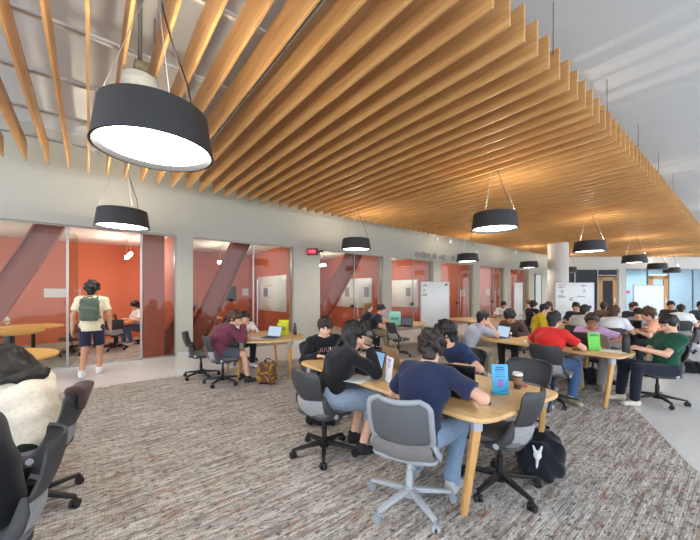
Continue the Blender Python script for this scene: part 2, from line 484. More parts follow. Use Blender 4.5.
    if hood:
        g.cone(N+np.array([-.06, -.055, -.01]), N+np.array([.06, -.055, -.01]), .045, .045, .03)
        g.cone(N+np.array([-.07, .02, 0]), N+np.array([-.05, -.06, -.01]), .03, .04, .02); g.cone(N+np.array([.07, .02, 0]), N+np.array([.05, -.06, -.01]), .03, .04, .02)
    g.folds(.010 if sleeve == 'short' else .012, 30, sd, 7)
    nn = dr(lean*1.2)
    # neckline
    c0 = N+nn*.02
    Xg, Yg, Zg = np.meshgrid(*g.ax, indexing='ij', sparse=True)
    rr = np.sqrt((Xg-N[0])**2+(Yg-N[1]-.01)**2)
    if not hood: g.D = np.maximum(g.D, np.where(rr < .105, (Xg-c0[0])*nn[0]+(Yg-c0[1])*nn[1]+(Zg-c0[2])*nn[2], -1).astype(np.float32))
    hemz = P0[2]-.075 if pz < .7 else P0[2]-.10
    g.D = np.maximum(g.D, (hemz-Zg).astype(np.float32)+0*g.D)
    sh = shirt if not isinstance(shirt, tuple) else fabric('cloth_%d_%d_%d' % shirt, shirt)
    top = g.build('shirt' if sleeve != 'long' else 'sweater', sh, body)
    # ---- trousers
    pt = np.array([P0, KR, KL, AR, AL]); lo3 = pt.min(0)-.2; hi3 = pt.max(0)+.2; hi3[2] = P1[2]+.02
    g = Field(lo3, hi3, h)
    g.econe(P0, P0+.10*dr(lean*.4), (.160*bulk_+.010, .118*bulk_+.010), (wx*bulk_+.010, wy*bulk_+.010), X, .03)
    for H, K, A in ((HR, KR, AR), (HL, KL, AL)):
        if plen == 'long': leg(g, H, K, A, .014, .025, 2, .008)
        else:
            n = (K-H)/np.linalg.norm(K-H); Q = H+(K-H)*(.86 if plen == 'short' else 1.0)
            if plen == 'wide': leg(g, H, K, K+(A-K)*.35, .03, .025, 2, .02)
            else: g.cone(H, K, .092*bulk_, .085, .025, cut=(Q, n))
    g.folds(.006, 24, sd+5)
    pm = pants if not isinstance(pants, tuple) else fabric('cloth_%d_%d_%d' % pants, pants)
    g.build('trousers' if plen == 'long' else 'shorts', pm, body)
    # ---- shoes
    sm = mat('shoe_%d_%d_%d' % shoe, shoe, rough=.7, var=.1)
    for A, t in ((AR, tr), (AL, tl)):
        t = np.array([t[0], t[1], 0.]); t /= np.linalg.norm(t); sx = np.array([t[1], -t[0], 0])
        z0 = A[2]-.085
        g = Field(A-.28, A+.28, max(h, .008))
        g.econe(A+np.array([0, 0, -.048])-t*.035, A+np.array([0, 0, -.055])+t*.15, (.044, .042), (.046, .034), sx, .02)
        g.cone(A+np.array([0, 0, .015])-t*.012, A+np.array([0, 0, -.04]), .050, .050, .03)
        g.clip_plane((0, 0, z0+.001), (0, 0, -1)); g.clip_plane((0, 0, A[2]+.035), (0, 0, 1))
        g.build('shoe', sm, body)
    # ---- hair
    if hair:
        g = Field(HC-np.array([.22, .30, .55]), HC+np.array([.22, .22, .24]), min(h, .008))
        gr = {'short': 1., 'messy': 1.14, 'long': 1.05, 'bob': 1.10, 'pony': 1.02, 'bun': 1.02, 'curtain': 1.08, 'bowl': 1.04, 'cap': 1.0}[hair]
        def post(d, q, fringe={'bowl': .012, 'messy': .012, 'bob': .03}.get(hair, .030)):
            q = [v/HS for v in q]
            zf = q[2]+.028; yf = q[1]-.012
            bang = fringe
            back = -.100 if hair in ('short', 'messy', 'cap', 'pony', 'bun') else -.115
            jag = .009*np.sin(q[0]*130+sd)+.007*np.sin(q[0]*230+q[1]*190)+.006*np.sin(q[1]*120+1.3*sd)
            line = bang+(.10-yf)*((back-bang)/.19)+jag
            line = np.where((np.abs(q[0]) > .055) & (yf > -.01) & (yf < .045), line-.034, line)
            line = np.where((np.abs(q[0]) > .060) & (yf < -.01) & (yf > -.045), line+.022, line)
            sw_ = q[0]*np.cos(q[2]*20)+q[1]*.4
            ns = .0045*np.sin(sw_*190+3*np.sin(q[1]*60)+q[2]*60)+.0035*np.sin(q[1]*170+q[2]*110+2*np.sin(q[0]*70))
            A = {'messy': .011, 'bowl': .006, 'bob': .005}.get(hair, .005)
            big = A*np.sin(q[0]*62+sd)*np.sin(q[1]*52+.6*sd)+A*.8*np.sin(q[2]*64+q[0]*35+sd)
            thin = np.clip((line+.060-zf)/.075, 0, 1)**1.5*np.where(yf > -.02, .024, .006)
            return np.maximum(d+ns+big+thin, (line-zf)*.7)
        g.ell(hp(0, -.016, .036), (.096*gr, .119*gr, .112*gr), Rh, 0, post=post)
        if hair != 'bun':
            g.econe(hp(0, -.072, -.005), hp(0, -.060, -.088), (.070, .040), (.056, .030), Rh@np.array([1, 0, 0]), .02)
        if hair == 'long':
            for s_ in (-1, 1):
                a = hp(s_*.07, -.02, .02); b = hp(s_*.085, -.03, -.10); c = N+np.array([s_*.09, -.04+.5*math.sin(lr(lean))*0, -.10])-.0
                g.cone(a, b, .034, .036, .03); g.cone(b, c, .036, .03, .03)
            bk = P3-np.array([0, .12, 0])
            g.econe(hp(0, -.09, .0), bk, (.09, .04), (.105, .035), X, .04); g.econe(bk, bk-.17*dr(lean)-np.array([0, .01, 0]), (.105, .035), (.06, .018), X, .03)
            g.folds(.006, 60, sd)
        if hair == 'curtain':
            for s_ in (-1, 1):
                a = hp(s_*.075, .0, .03); b = HC+np.array([s_*.115, -.01, -.14]); c = HC+np.array([s_*.13, -.03, -.30])
                g.econe(a, b, (.06, .034), (.075, .03), [0, 1, 0], .03); g.econe(b, c, (.075, .03), (.04, .014), [0, 1, 0], .03)
            a = hp(0, -.09, .02); b = HC+np.array([0, -.15, -.10]); c = HC+np.array([.03, -.20, -.26])
            g.econe(a, b, (.10, .055), (.14, .045), X, .05); g.econe(b, c, (.14, .045), (.08, .016), X, .03)
            m1 = P3+np.array([0, -.11, .08]); g.econe(hp(0, -.08, -.02), m1, (.115, .055), (.15, .038), X, .05); g.econe(m1, P3+np.array([.02, -.23, .01]), (.15, .036), (.05, .010), X, .03)
            g.folds(.005, 90, sd)
        if hair == 'bob':
            for s_ in (-1, 1):
                g.econe(hp(s_*.072, -.01, .0), hp(s_*.088, .012, -.115), (.03, .06), (.018, .05), Rh@np.array([1, 0, 0]), .03)
            g.econe(hp(0, -.085, -.01), hp(0, -.10, -.12), (.085, .04), (.09, .03), Rh@np.array([1, 0, 0]), .03); g.folds(.005, 70, sd)
        if hair == 'pony':
            a = hp(0, -.115, .04); b = hp(0, -.165, -.02); c = hp(0, -.15, -.14); d = hp(0, -.13, -.21)
            g.cone(a, b, .026, .034, .02); g.cone(b, c, .034, .026, .02); g.cone(c, d, .026, .01, .02); g.folds(.004, 80, sd)
        if hair == 'bun': g.ell(hp(0, -.10, .085), (.04, .04, .038), Rh, .015)
        hr = g.build('hair', hairmat(hc), body)
    if face_detail:
        em = mat('eye_white', (225, 222, 218), rough=.2, var=.02); im = mat('iris_dark', (32, 22, 18), rough=.2, var=.05)
        bm_ = hairmat(hc); lm = mat('lip_'+sk, tuple(int(c*k) for c, k in zip(SKIN[sk], (.86, .68, .68))), rough=.5)
        RM = Matrix(Rh.tolist())
        for s_ in (-1, 1):
            e = MB().sphere(hp(s_*.031, .078, .014), (.0135, .010, .009), RM, 12).build('eye', em, body)
            MB().sphere(hp(s_*.031, .0855, .0135), (.0062, .0035, .0068), RM, 10).build('iris', im, e)
            MB().tube([hp(s_*.014, .090, .031), hp(s_*.030, .091, .037), hp(s_*.047, .080, .032)], .0045, 6).build('eyebrow', bm_, body)
        MB().tube([hp(-.022, .086, -.055), hp(0, .0955, -.052), hp(.022, .086, -.055)], [.003, .0065, .003], 6).build('mouth', lm, body)
    if extra:
        extra(body, dict(P0=P0, P1=P1, P2=P2, P3=P3, N=N, HC=HC, Rh=Rh, hp=hp, dr=dr, lean=lean, WR=WR, WL=WL, ER=ER, EL=EL, SR=SR, SL=SL, h=h, torso=torso))
    return body
# ------------------------------------------------------------------ furniture
M = {}
def mats():
    M['black'] = mat('black_plastic', (30, 30, 32), rough=.5, var=.1, spec=.4)
    M['char'] = mat('charcoal_shell', (62, 62, 64), rough=.55, var=.06, spec=.4)
    M['seatgrey'] = fabric('seat_grey_fabric', (104, 103, 102))
    M['lshell'] = mat('grey_plastic', (150, 155, 160), rough=.45, var=.04)
    M['lmesh'] = mat('grey_mesh_fabric', (92, 94, 96), rough=.8, var=.15, scale=300, bump=.3, bscale=900)
    M['lgrey'] = mat('pale_grey_plastic', (176, 180, 184), rough=.45, var=.04)
    M['cushion'] = fabric('pale_cushion_fabric', (150, 150, 150))
    M['steel'] = mat('brushed_steel', (170, 172, 174), rough=.3, metal=.9, var=.05)
    M['oak'] = woodmat('oak_top', (226, 188, 132), (206, 163, 106), 2.2, 'X', .4)
    M['oakleg'] = woodmat('oak_leg', (212, 166, 104), (188, 140, 82), 3, 'Z', .45)
    M['white'] = mat('white_paint', (232, 232, 230), rough=.6, var=.02)
    M['yellowtop'] = mat('maple_laminate', (226, 178, 98), rough=.4, var=.05)
mats()
def shell_grid(w0, w1, z0, z1, y0, y1, curve, rows=12, cols=13, topr=.06, botr=.05):
    G = []
    H = z1-z0
    for i in range(rows+1):
        t = i/rows; z = z0+H*t
        w = w0+(w1-w0)*t
        inset = 0
        dt = (1-t)*H; db = t*H
        if dt < topr: inset = topr-math.sqrt(max(0, topr**2-(topr-dt)**2))
        if db < botr: inset = max(inset, botr-math.sqrt(max(0, botr**2-(botr-db)**2)))
        w = w/2-inset
        y = y0+(y1-y0)*t - .025*math.sin(t*PI*.9)
        G.append([((-1+2*j/cols)*w, y+curve*((-1+2*j/cols)**2), z) for j in range(cols+1)])
    return G
def make_chair(kind):
    root = empty('task_chair')
    dark = kind == 'dark'
    shell = M['char'] if dark else M['lshell']; basem = M['black'] if dark else M['lgrey']; gas = M['black'] if dark else M['lgrey']
    # five-star base
    hub = MB().lathe([(0, .065), (.045, .065), (.05, .08), (.048, .125), (.034, .14), (0, .14)], 20).build('base_hub', basem, root)
    for k in range(5):
        a = k*2*PI/5+PI/2+.2; c, s = math.cos(a), math.sin(a)
        lg = MB().beam((.035*c, .035*s, .115), (.315*c, .315*s, .082), .052, .042, .034, .022, bev=.006).build('base_leg', basem, root)
        cx, cy = .315*c, .315*s
        cb = MB(); q = Matrix.Rotation(a+.9*k, 3, 'Z')
        for s2 in (-1, 1):
            o = q @ Vector((0, s2*.017, 0))
            p1 = q @ Vector((0, s2*.028, 0)); p2 = q @ Vector((0, s2*.008, 0))
            cb.bar((cx+p1.x, cy+p1.y, .030), (cx+p2.x, cy+p2.y, .030), .030, .030, 16)
        cb.bar((cx, cy, .03), (cx, cy, .085), .010, .012, 10)
        cb.box((cx, cy, .052), (.045, .030, .030), q, .008)
        cb.build('caster', M['black'] if dark else M['lshell'], lg)
    MB().lathe([(0, .13), (.026, .13), (.026, .27), (.017, .275), (.017, .40), (0, .40)], 16).build('gas_cylinder', gas, root)
    MB().box((0, -.01, .405), (.16, .24, .05), None, .015).box((.15, .02, .41), (.16, .014, .012), None, .004).build('seat_mechanism', M['black'] if dark else M['lshell'], root)
    # seat: rounded pan with a waterfall front
    def pad(grow, z, th, ydrop):
        pts = rpoly([(-.235-grow, -.20), (.235+grow, -.20), (.225+grow, .23+grow), (-.225-grow, .23+grow)], [.10, .10, .10, .10], 6)
        mb = MB(); mb.prism(pts, z, z+th, bev=min(.018, th*.42))
        bmesh.ops.subdivide_edges(mb.bm, edges=[e for e in mb.bm.edges if e.calc_length() > .12], cuts=3)
        for v in mb.bm.verts:
            v.co.z -= .12*max(0, v.co.y-.10)**1.2 ; v.co.z += .10*max(0, -.12-v.co.y)**1.1 + .06*abs(v.co.x)**2
        return mb
    pad(.0, .425, .03, 0).build('seat_pan', shell if dark else M['lshell'], root)
    pad(-.008, .450, .045, 0).build('seat_cushion', M['seatgrey'] if dark else fabric('grey_cushion', (112, 108, 106)), root)
    if dark:
        G = shell_grid(.40, .455, .60, .905, -.235, -.315, .075, topr=.07, botr=.10)
        b = MB().sheet(G, .016); bo = b.build('backrest', shell, root, smooth=60)
        # side arms sweep from the shell's lower corners to round pivots on the seat
        for s in (-1, 1):
            MB().tube([(s*.185, -.172, .67), (s*.213, -.165, .60), (s*.232, -.145, .54), (s*.240, -.10, .485), (s*.240, -.05, .452), (s*.236, .02, .440)],
                      [.012, .030, .034, .034, .034, .022], 12, .45, up=(s*1, 0, 0.001)).build('back_arm', shell, root, smooth=60)
            MB().bar((s*.232, -.075, .462), (s*.262, -.075, .462), .024, .022, 18).build('pivot_cap', M['lgrey'], root)
        # pale padded lumbar that fills the gap above the seat
        G = shell_grid(.40, .37, .455, .635, -.195, -.225, .06, rows=6, topr=.05, botr=.04)
        MB().sheet(G, .022).build('lumbar_pad', M['cushion'], root, smooth=60)
    else:
        G = shell_grid(.415, .405, .565, .895, -.225, -.315, .07, topr=.06, botr=.07)
        MB().sheet(G, .010).build('back_mesh', M['lmesh'], root, smooth=60)
        G2 = shell_grid(.43, .42, .55, .91, -.222, -.32, .07, rows=16, topr=.07, botr=.08)
        loop = [r[-1] for r in G2] + G2[-1][::-1][1:-1] + [r[0] for r in G2[::-1]] + G2[0][1:-1]
        MB().tube(loop, .021, 10, .7, closed=True, up=(0, 1, 0.01)).build('back_frame', M['lshell'], root, smooth=60)
        for s in (-1, 1):
            MB().tube([(s*.19, -.16, .60), (s*.222, -.155, .55), (s*.236, -.13, .50), (s*.238, -.08, .455), (s*.232, .0, .44)],
                      [.018, .028, .030, .028, .02], 12, .5, up=(s*1, 0, .001)).build('back_arm', M['lshell'], root, smooth=60)
        G = shell_grid(.42, .40, .46, .57, -.20, -.215, .055, rows=5, topr=.03, botr=.03)
        MB().sheet(G, .03).build('lumbar_pad', fabric('grey_lumbar', (120, 116, 113)), root, smooth=60)
    return root
PROTO = {}
def chair(x, y, face, label, kind='dark', spin=0, group='task chairs around the study tables'):
    if kind not in PROTO: r = PROTO[kind] = make_chair(kind)
    else: r = copy_tree(PROTO[kind])
    r.location = (x, y, 0); r.rotation_euler.z = rzf(face); r.scale = (1, 1, .955)
    return tag(r, label, 'chair', group)
def table(label, pts, z=.74, legs=None, r=.14, group='oak study tables', topm=None):
    cx = sum(p[0] for p in pts)/len(pts); cy = sum(p[1] for p in pts)/len(pts)
    root = empty('study_table', (cx, cy, 0), 0, label, 'table', group)
    L = [(p[0]-cx, p[1]-cy) for p in pts]
    xs = sorted(p[0] for p in pts); ys_ = sorted(p[1] for p in pts)
    corners = [min(pts, key=lambda p: (p[0]-X_)**2+(p[1]-Y_)**2) for X_ in (xs[0], xs[-1]) for Y_ in (ys_[0], ys_[-1])]
    MB().prism(rpoly(L, r), z-.032, z, .006).build('tabletop', topm or M['oak'], root)
    for p in (legs or corners):
        a = Vector((p[0]-cx, p[1]-cy)); inn = a*(1-.13/a.length*1.0); foot = a*(1-.20/a.length) if legs is None else a
        top = a*(1-.15/a.length) if legs is None else a*.92
        if legs is None:
            sx_, sy_ = (1 if a.x > 0 else -1), (1 if a.y > 0 else -1)
            top = a-Vector((sx_*.12, sy_*.12)); foot = top+Vector((-sx_*.07, sy_*.05))
        lg = MB().beam((top.x, top.y, z-.10), (foot.x*1.0, foot.y*1.0, 0), .064, .045, .050, .038, up=(a.x, a.y, 0), bev=.006).build('table_leg', M['oakleg'], root)
        MB().beam((top.x, top.y, z-.032), (top.x, top.y, z-.125), .072, .054, .069, .051, up=(a.x, a.y, 0), bev=.005).build('leg_bracket', M['lgrey'], lg)
    return root
def laptop(x, y, z, face, label, lid=105, screen=None, body=(150, 152, 156), sc=1.0):
    r = empty('laptop', (x, y, z), rzf(face), label, 'laptop', 'laptops on the study tables')   # user side is -Y: face = where the user looks
    bm_ = mat('laptop_%d_%d_%d' % body, body, rough=.4, metal=.3, var=.03)
    W, D = .32*sc, .22*sc
    MB().box((0, 0, .009), (W, D, .014), None, .004).build('keyboard_deck', bm_, r)
    k = MB()
    for i in range(5):
        for j in range(12): k.box((-.135*sc+j*.0245*sc, .065*sc-i*.022*sc, .0175), (.019*sc, .016*sc, .004))
    k.build('keyboard', mat('laptop_keys', (28, 28, 30), rough=.6), r)
    a = math.radians(lid); c, s = -math.cos(a), math.sin(a)
    R = Matrix.Rotation(math.radians(lid-90), 3, 'X').inverted() if False else Matrix.Rotation(-math.radians(lid-90), 3, 'X')
    up = Vector((0, math.sin(math.radians(lid-90)), math.cos(math.radians(lid-90))))
    cen = Vector((0, D/2, .014))+up*(.105*sc)
    lidob = MB().box(cen, (W, .008, .21*sc), R, .003).build('screen_lid', bm_, r)
    nrm = R @ Vector((0, -1, 0))
    MB().box(cen+nrm*.0046, (W*.94, .0012, .185*sc), R).build('display', screen or mat('screen_off', (18, 19, 22), rough=.15), lidob)
    return r
def lathe_thing(name, prof, m, x, y, z, label, cat, n=28):
    o = MB().lathe(prof, n).build(name, m, loc=(x, y, z)); return tag(o, label, cat)
# ------------------------------------------------------------------ the room shell
def struct(o): o['kind'] = 'structure'; return o
WALLC = mat('wall_paint', (180, 177, 164), rough=.85, var=.015, scale=4)
DEPB = 22.5                                   # distance of the far glazed wall along the view axis
def cut_y(X): return (DEPB - FW[0]*X)/FW[1]    # Y where the far wall crosses a line of constant X
# carpet material: heathered loops in long streaks
def carpet_mat():
    m = bpy.data.materials.new('heathered_carpet'); m.use_nodes = True
    n = m.node_tree.nodes; L = m.node_tree.links; b = n['Principled BSDF']
    b.inputs['Roughness'].default_value = .97; b.inputs['Specular IOR Level'].default_value = .1
    tc = n.new('ShaderNodeTexCoord')
    def noise(sc, det=2, s=1.0):
        mp = n.new('ShaderNodeMapping'); mp.inputs['Scale'].default_value = sc; L.new(tc.outputs['Object'], mp.inputs[0])
        z = n.new('ShaderNodeTexNoise'); z.inputs['Scale'].default_value = s; z.inputs['Detail'].default_value = det; L.new(mp.outputs[0], z.inputs['Vector']); return z.outputs['Fac']
    def ramp(src, els):
        r = n.new('ShaderNodeValToRGB'); r.color_ramp.interpolation = 'LINEAR'
        while len(r.color_ramp.elements) < len(els): r.color_ramp.elements.new(.5)
        for e, (p, c) in zip(r.color_ramp.elements, els): e.position = p; e.color = lin(c)
        L.new(src, r.inputs[0]); return r.outputs[0]
    def mix(f, a, c, mode='MIX'):
        x = n.new('ShaderNodeMix'); x.data_type = 'RGBA'; x.blend_type = mode
        if isinstance(f, float): x.inputs[0].default_value = f
        else: L.new(f, x.inputs[0])
        L.new(a, x.inputs[6]); L.new(c, x.inputs[7]); return x.outputs[2]
    base = ramp(noise((34, 2.6, 1), 3), [(.28, (138, 130, 124)), (.42, (180, 174, 167)), (.55, (206, 202, 195)), (.70, (228, 225, 219))])
    rust = ramp(noise((30, 3.2, 3), 2), [(.0, (186, 144, 116)), (1, (160, 126, 108))])
    rm = ramp(noise((26, 3.0, 9), 3), [(.0, (0, 0, 0)), (.575, (0, 0, 0)), (.64, (215, 215, 215)), (1, (215, 215, 215))])
    c1 = mix(rm, base, rust)
    dk = ramp(noise((60, 18, 2), 2), [(0, (255, 255, 255)), (.36, (255, 255, 255)), (.43, (0, 0, 0)), (1, (0, 0, 0))])
    dark = ramp(noise((40, 5, 5), 1), [(.3, (112, 104, 104)), (.7, (126, 124, 132))])
    c2 = mix(dk, c1, dark)
    br = n.new('ShaderNodeTexBrick'); br.offset = .5; br.inputs['Scale'].default_value = 1; br.inputs['Brick Width'].default_value = .042; br.inputs['Row Height'].default_value = .017
    br.inputs['Mortar Size'].default_value = .0022; br.inputs['Mortar Smooth'].default_value = .6; br.inputs['Bias'].default_value = -.35
    br.inputs['Color1'].default_value = lin((255, 254, 252)); br.inputs['Color2'].default_value = lin((160, 149, 144)); br.inputs['Mortar'].default_value = lin((176, 168, 164))
    sx = n.new('ShaderNodeSeparateXYZ'); cxy = n.new('ShaderNodeCombineXYZ'); L.new(tc.outputs['Object'], sx.inputs[0])
    wob = n.new('ShaderNodeMath'); wob.operation = 'MULTIPLY_ADD'; wob.inputs[1].default_value = .012; L.new(noise((9, 9, 1), 1), wob.inputs[0]); L.new(sx.outputs[0], wob.inputs[2])
    L.new(sx.outputs[1], cxy.inputs[0]); L.new(wob.outputs[0], cxy.inputs[1]); L.new(cxy.outputs[0], br.inputs['Vector'])
    c3 = mix(.85, c2, br.outputs['Color'], 'MULTIPLY')
    L.new(c3, b.inputs['Base Color'])
    bp = n.new('ShaderNodeBump'); bp.inputs['Strength'].default_value = .6; bp.inputs['Distance'].default_value = .006
    L.new(noise((130, 80, 1), 2), bp.inputs['Height']); L.new(bp.outputs[0], b.inputs['Normal'])
    return m
CARP = carpet_mat()
TERR = mat('polished_terrazzo', (216, 218, 216), rough=.22, var=.03, scale=14, spec=.5)
XR, YB = 7.0, -6.0
struct(MB().box(((XR-16)/2, 16, -.054), (XR+16, 48, .1)).build('floor', TERR, smooth=0))
# carpet island with a curved edge on the open side
edge = [(SLR+.2, 30)]
pts = [(-6.98, -5.5), (1.4, -5.5), (1.45, 1.0), (.80, 2.55), (.14, 3.4), (-.40, 4.4), (-.78, 5.3), (-1.12, 6.05), (-1.22, 7.0), (-1.3, 8.0), (-1.25, 9.5), (-1.4, 11.5), (-1.9, 14), (-2.6, 17), (-3.2, 19), (-6.98, 19.5)]
cp = MB().prism(pts, -.0035, .0005).build('carpet', CARP, smooth=0)
tag(cp, 'heathered grey and rust carpet with a curved edge against the pale polished floor', 'carpet')
# piers and header of the glazed wall
OPEN = [(-60, 176.5), (193, 294), (320, 383.5), (391.5, 433.5), (441, 473.5), (480, 504.5), (510.5, 529)]
GT = 3.05
ys = []
for a, b in OPEN: ys.append((on_x(a, WX) if a > 0 else -5.5, on_x(b, WX)))
YE = cut_y(WX)
wl = MB()
wl.box((WX-.15, (YB+YE)/2, (GT+CEIL)/2), (.30, YE-YB, CEIL-GT))
prev = ys[0][0]-.6
edges_ = [ys[0][0]]
for i, (a, b) in enumerate(ys):
    if i: wl.box((WX-.15, (prev+a)/2, GT/2), (.30, a-prev, GT))
    prev = b
wl.box((WX-.15, (prev+YE)/2, GT/2), (.30, YE-prev, GT))
struct(wl.build('wall_left', WALLC, smooth=0))
bb = MB(); prev = None
for i, (a, b) in enumerate(ys):
    if prev is not None: bb.box((WX+.006, (prev+a)/2, .05), (.012, a-prev, .10))
    prev = b
bb.box((WX+.006, (prev+YE)/2, .05), (.012, YE-prev, .10))
struct(bb.build('baseboard_left', mat('pale_baseboard', (206, 205, 200), rough=.5), smooth=0))
# ceiling slab
CEILM = mat('ceiling_paint', (204, 205, 204), rough=.9, var=.02, scale=3)
struct(MB().box(((XR+WX)/2, (YB+36)/2, CEIL+.06), (XR-WX, 36-YB, .12)).build('ceiling', CEILM, smooth=0))
# study rooms behind the glass
XB = -14.0; RC = 3.28
OR = mat('orange_wall_paint', (206, 114, 80), rough=.7, var=.02, scale=3)
OR_SHADED = mat('orange_paint_shaded', (192, 98, 70), rough=.6, var=.03, scale=3)  # wall orange darkened in the colour, as partitions catch less light
rm = MB(); rm.box((XB-.05, (YB+YE+4)/2, RC/2), (.1, YE+4-YB, RC)); struct(rm.build('wall_back', OR, smooth=0))
part_y = [(ys[i][1]+ys[i+1][0])/2 for i in range(len(ys)-1)]+[(ys[-1][1]+.35)]
for py in part_y:
    struct(MB().box(((WX-.3+XB)/2, py, RC/2), (XB-WX+.3, .12, RC)).build('wall_partition', OR_SHADED, smooth=0))
struct(MB().box(((WX-.3+XB)/2, YB+.1, RC/2), (XB-WX+.3, .12, RC)).build('wall_partition', OR, smooth=0))
struct(MB().box(((WX-.3+XB)/2, (YB+YE+2)/2, RC+.05), (WX-.3-XB, YE+2-YB, .1)).build('ceiling_rooms', mat('room_ceiling_tile', (232, 228, 220), rough=.9, var=.02), smooth=0))
struct(MB().box(((WX-.35+XB)/2, (YB+YE)/2, .002), (WX-.35-XB, YE-YB, .008)).build('floor_rooms', CARP, smooth=0))
# ceiling tile joints of the rooms
GL = glassmat('clear_glass', (238, 243, 240), 1.0)
FRM = mat('aluminium_frame', (168, 166, 160), rough=.35, metal=.7, var=.04)
DKF = mat('dark_door_hardware', (38, 36, 35), rough=.4, metal=.4)
POST = {0: [67.5, 141], 1: [253], 2: [354], 3: [413], 4: [458], 5: [493], 6: [519]}
for i, (a, b) in enumerate(ys):
    XG = WX-.14
    w = struct(empty('window_%d' % (i+1), (XG, (a+b)/2, 0)))
    o = w.location
    cuts = [a]+[on_x(u, WX-.14) for u in POST[i]]+[b]
    for p, q in zip(cuts, cuts[1:]):
        if i == 0 and p == cuts[1]:
            continue                                   # this bay is the open doorway
        g = MB().box((0, (p+q)/2-o.y, GT/2), (.012, q-p-.02, GT-.044)).build('glass_pane', GL, w, smooth=0)
    f = MB()
    f.box((0, 0, GT-.011), (.05, b-a, .022)); f.box((0, 0, .014), (.05, b-a, .024))
    for u in POST[i]:
        yy = on_x(u, XG)-o.y; f.box((0, yy, GT/2), (.05, .042 if i < 2 else .02, GT))
    f.box((0, a-o.y+.012, GT/2), (.06, .024, GT)); f.box((0, b-o.y-.012, GT/2), (.06, .024, GT))
    f.build('window_frame', FRM, w, smooth=0)
    if i in (2, 3, 4, 5):
        yy = on_x(POST[i][0], XG)-o.y
        MB().box((.03, yy-.10, 1.12), (.05, .16, .11), None, .01).build('door_lock', DKF, w)
        MB().bar((.06, yy+.12, .75), (.06, yy+.12, 1.75), .014).box((.035, yy+.12, .85), (.05, .02, .02)).box((.035, yy+.12, 1.65), (.05, .02, .02)).build('door_pull', M['steel'], w)
    if i == 1:
        yy = on_x(256.5, XG)-o.y
        MB().bar((.06, yy, .6), (.06, yy, 2.0), .016).box((.03, yy, .7), (.06, .02, .02)).box((.03, yy, 1.9), (.06, .02, .02)).build('door_pull', M['steel'], w)
# open glass leaf of the first room, swung into the room
ya, yb2 = on_x(POST[0][0], WX-.14), on_x(POST[0][1], WX-.14)
d = struct(empty('door_1', (WX-.14, ya+.03, 0)))
MB().box((-.45, 0, GT/2-.02), (.9, .012, GT-.08)).build('glass_pane', GL, d, smooth=0)
d.rotation_euler.z = math.radians(-8)
MB().bar((-.82, .05, .75), (-.82, .05, 1.75), .014).box((-.82, .025, .85), (.02, .05, .02)).box((-.82, .025, 1.65), (.02, .05, .02)).build('door_pull', M['steel'], d)
# red structural steel seen behind the glass
RED = mat('oxide_red_steel', (178, 80, 60), rough=.45, var=.06, scale=6)
def ibeam(p0, p1, w, hgt):
    mb = MB(); p0, p1 = Vector(p0), Vector(p1)
    d = (p1-p0).normalized(); side = d.cross(Vector((1, 0, 0))).normalized()
    mb.beam(p0, p1, w, .03, up=(1, 0, 0))
    for s in (-1, 1):
        mb.beam(p0+side*s*(w/2), p1+side*s*(w/2), .03, hgt, up=(1, 0, 0))
    return mb
XS = WX-.55
def pz(u, v):
    y = on_x(u, XS); return (XS, y, zat(XS, y, v))
def brace(lab, q0, q1, w):
    a, b = Vector(pz(*q0)), Vector(pz(*q1)); c = (a+b)/2
    o = ibeam(a-c, b-c, w, .34).build('steel_brace', RED, smooth=0, loc=c)
    tag(o, lab, 'steel brace', 'red steel braces behind the glass')
def brace2(lab, p0, p1, w):
    a, b = Vector(p0), Vector(p1); c = (a+b)/2
    tag(ibeam(a-c, b-c, w, .34).build('steel_brace', RED, smooth=0, loc=c), lab, 'steel brace', 'red steel braces behind the glass')
y_ = lambda u: on_x(u, XS)
brace2('dark red diagonal steel brace behind the glass at the far left of the photo', (XS, y_(-52), .06), (XS, y_(55.5), 3.24), .42)
brace2('dark red diagonal steel brace inside the second glazed room, behind the maroon sweater student', (XS, y_(191.5), .06), (XS, y_(242.7), 3.24), .44)
brace2('dark red diagonal steel brace behind the glass right of the lit red sign', (XS, y_(309), .06), (XS, y_(356.5), 3.24), .5)
brace2('stub of a red diagonal brace low behind the glass, right of the red column', (XS, y_(160), .0), (XS, y_(190), 1.35), .36)
c0 = MB(); yc = y_(153); wd = (y_(163)-y_(143))
for s in (-1, 1): c0.box((s*.14, 0, RC/2), (.03, wd, RC))
c0.box((0, 0, RC/2), (.28, .03, RC))
tag(c0.build('steel_column', RED, smooth=0, loc=(XS+.1, yc, 0)), 'dark red upright steel column behind the glass beside the open doorway', 'column')
# ------------------------------------------------------------------ far glazed wall
ctr = Vector((FW[0]*DEPB, FW[1]*DEPB, 0))
def bw(u, dz=0, dd=0):                    # point on the far wall (dd further back)
    d = DEPB+dd; l = (u-350)/FOC*DEPB
    return Vector((FW[0]*d+RT[0]*l, FW[1]*d+RT[1]*l, dz))
def zb(v): return EYE-(v-HZ)/FOC*DEPB
RB = Matrix.Rotation(YAW, 3, 'Z')
def bwbox(mb, u0, u1, z0, z1, th=.12, dd=0):
    a, b = bw(u0, 0, dd), bw(u1, 0, dd); c = (a+b)/2
    mb.box((c.x, c.y, (z0+z1)/2), ((b-a).length, th, z1-z0), RB); return mb
ZT = zb(269.0)
wb = MB(); bwbox(wb, 535, 790, ZT, CEIL, .2); bwbox(wb, 535, 551, 0, ZT, .2); bwbox(wb, 617.5, 624.5, 0, ZT, .2); bwbox(wb, 735, 790, 0, ZT, .2)
struct(wb.build('wall_far', mat('far_wall_paint', (200, 197, 190), rough=.85, var=.015), smooth=0))
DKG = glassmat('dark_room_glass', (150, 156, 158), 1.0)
BLG = glassmat('frosted_blue_glass', (204, 216, 222), 1.0)
wk = struct(empty('window_8', bw(584)))
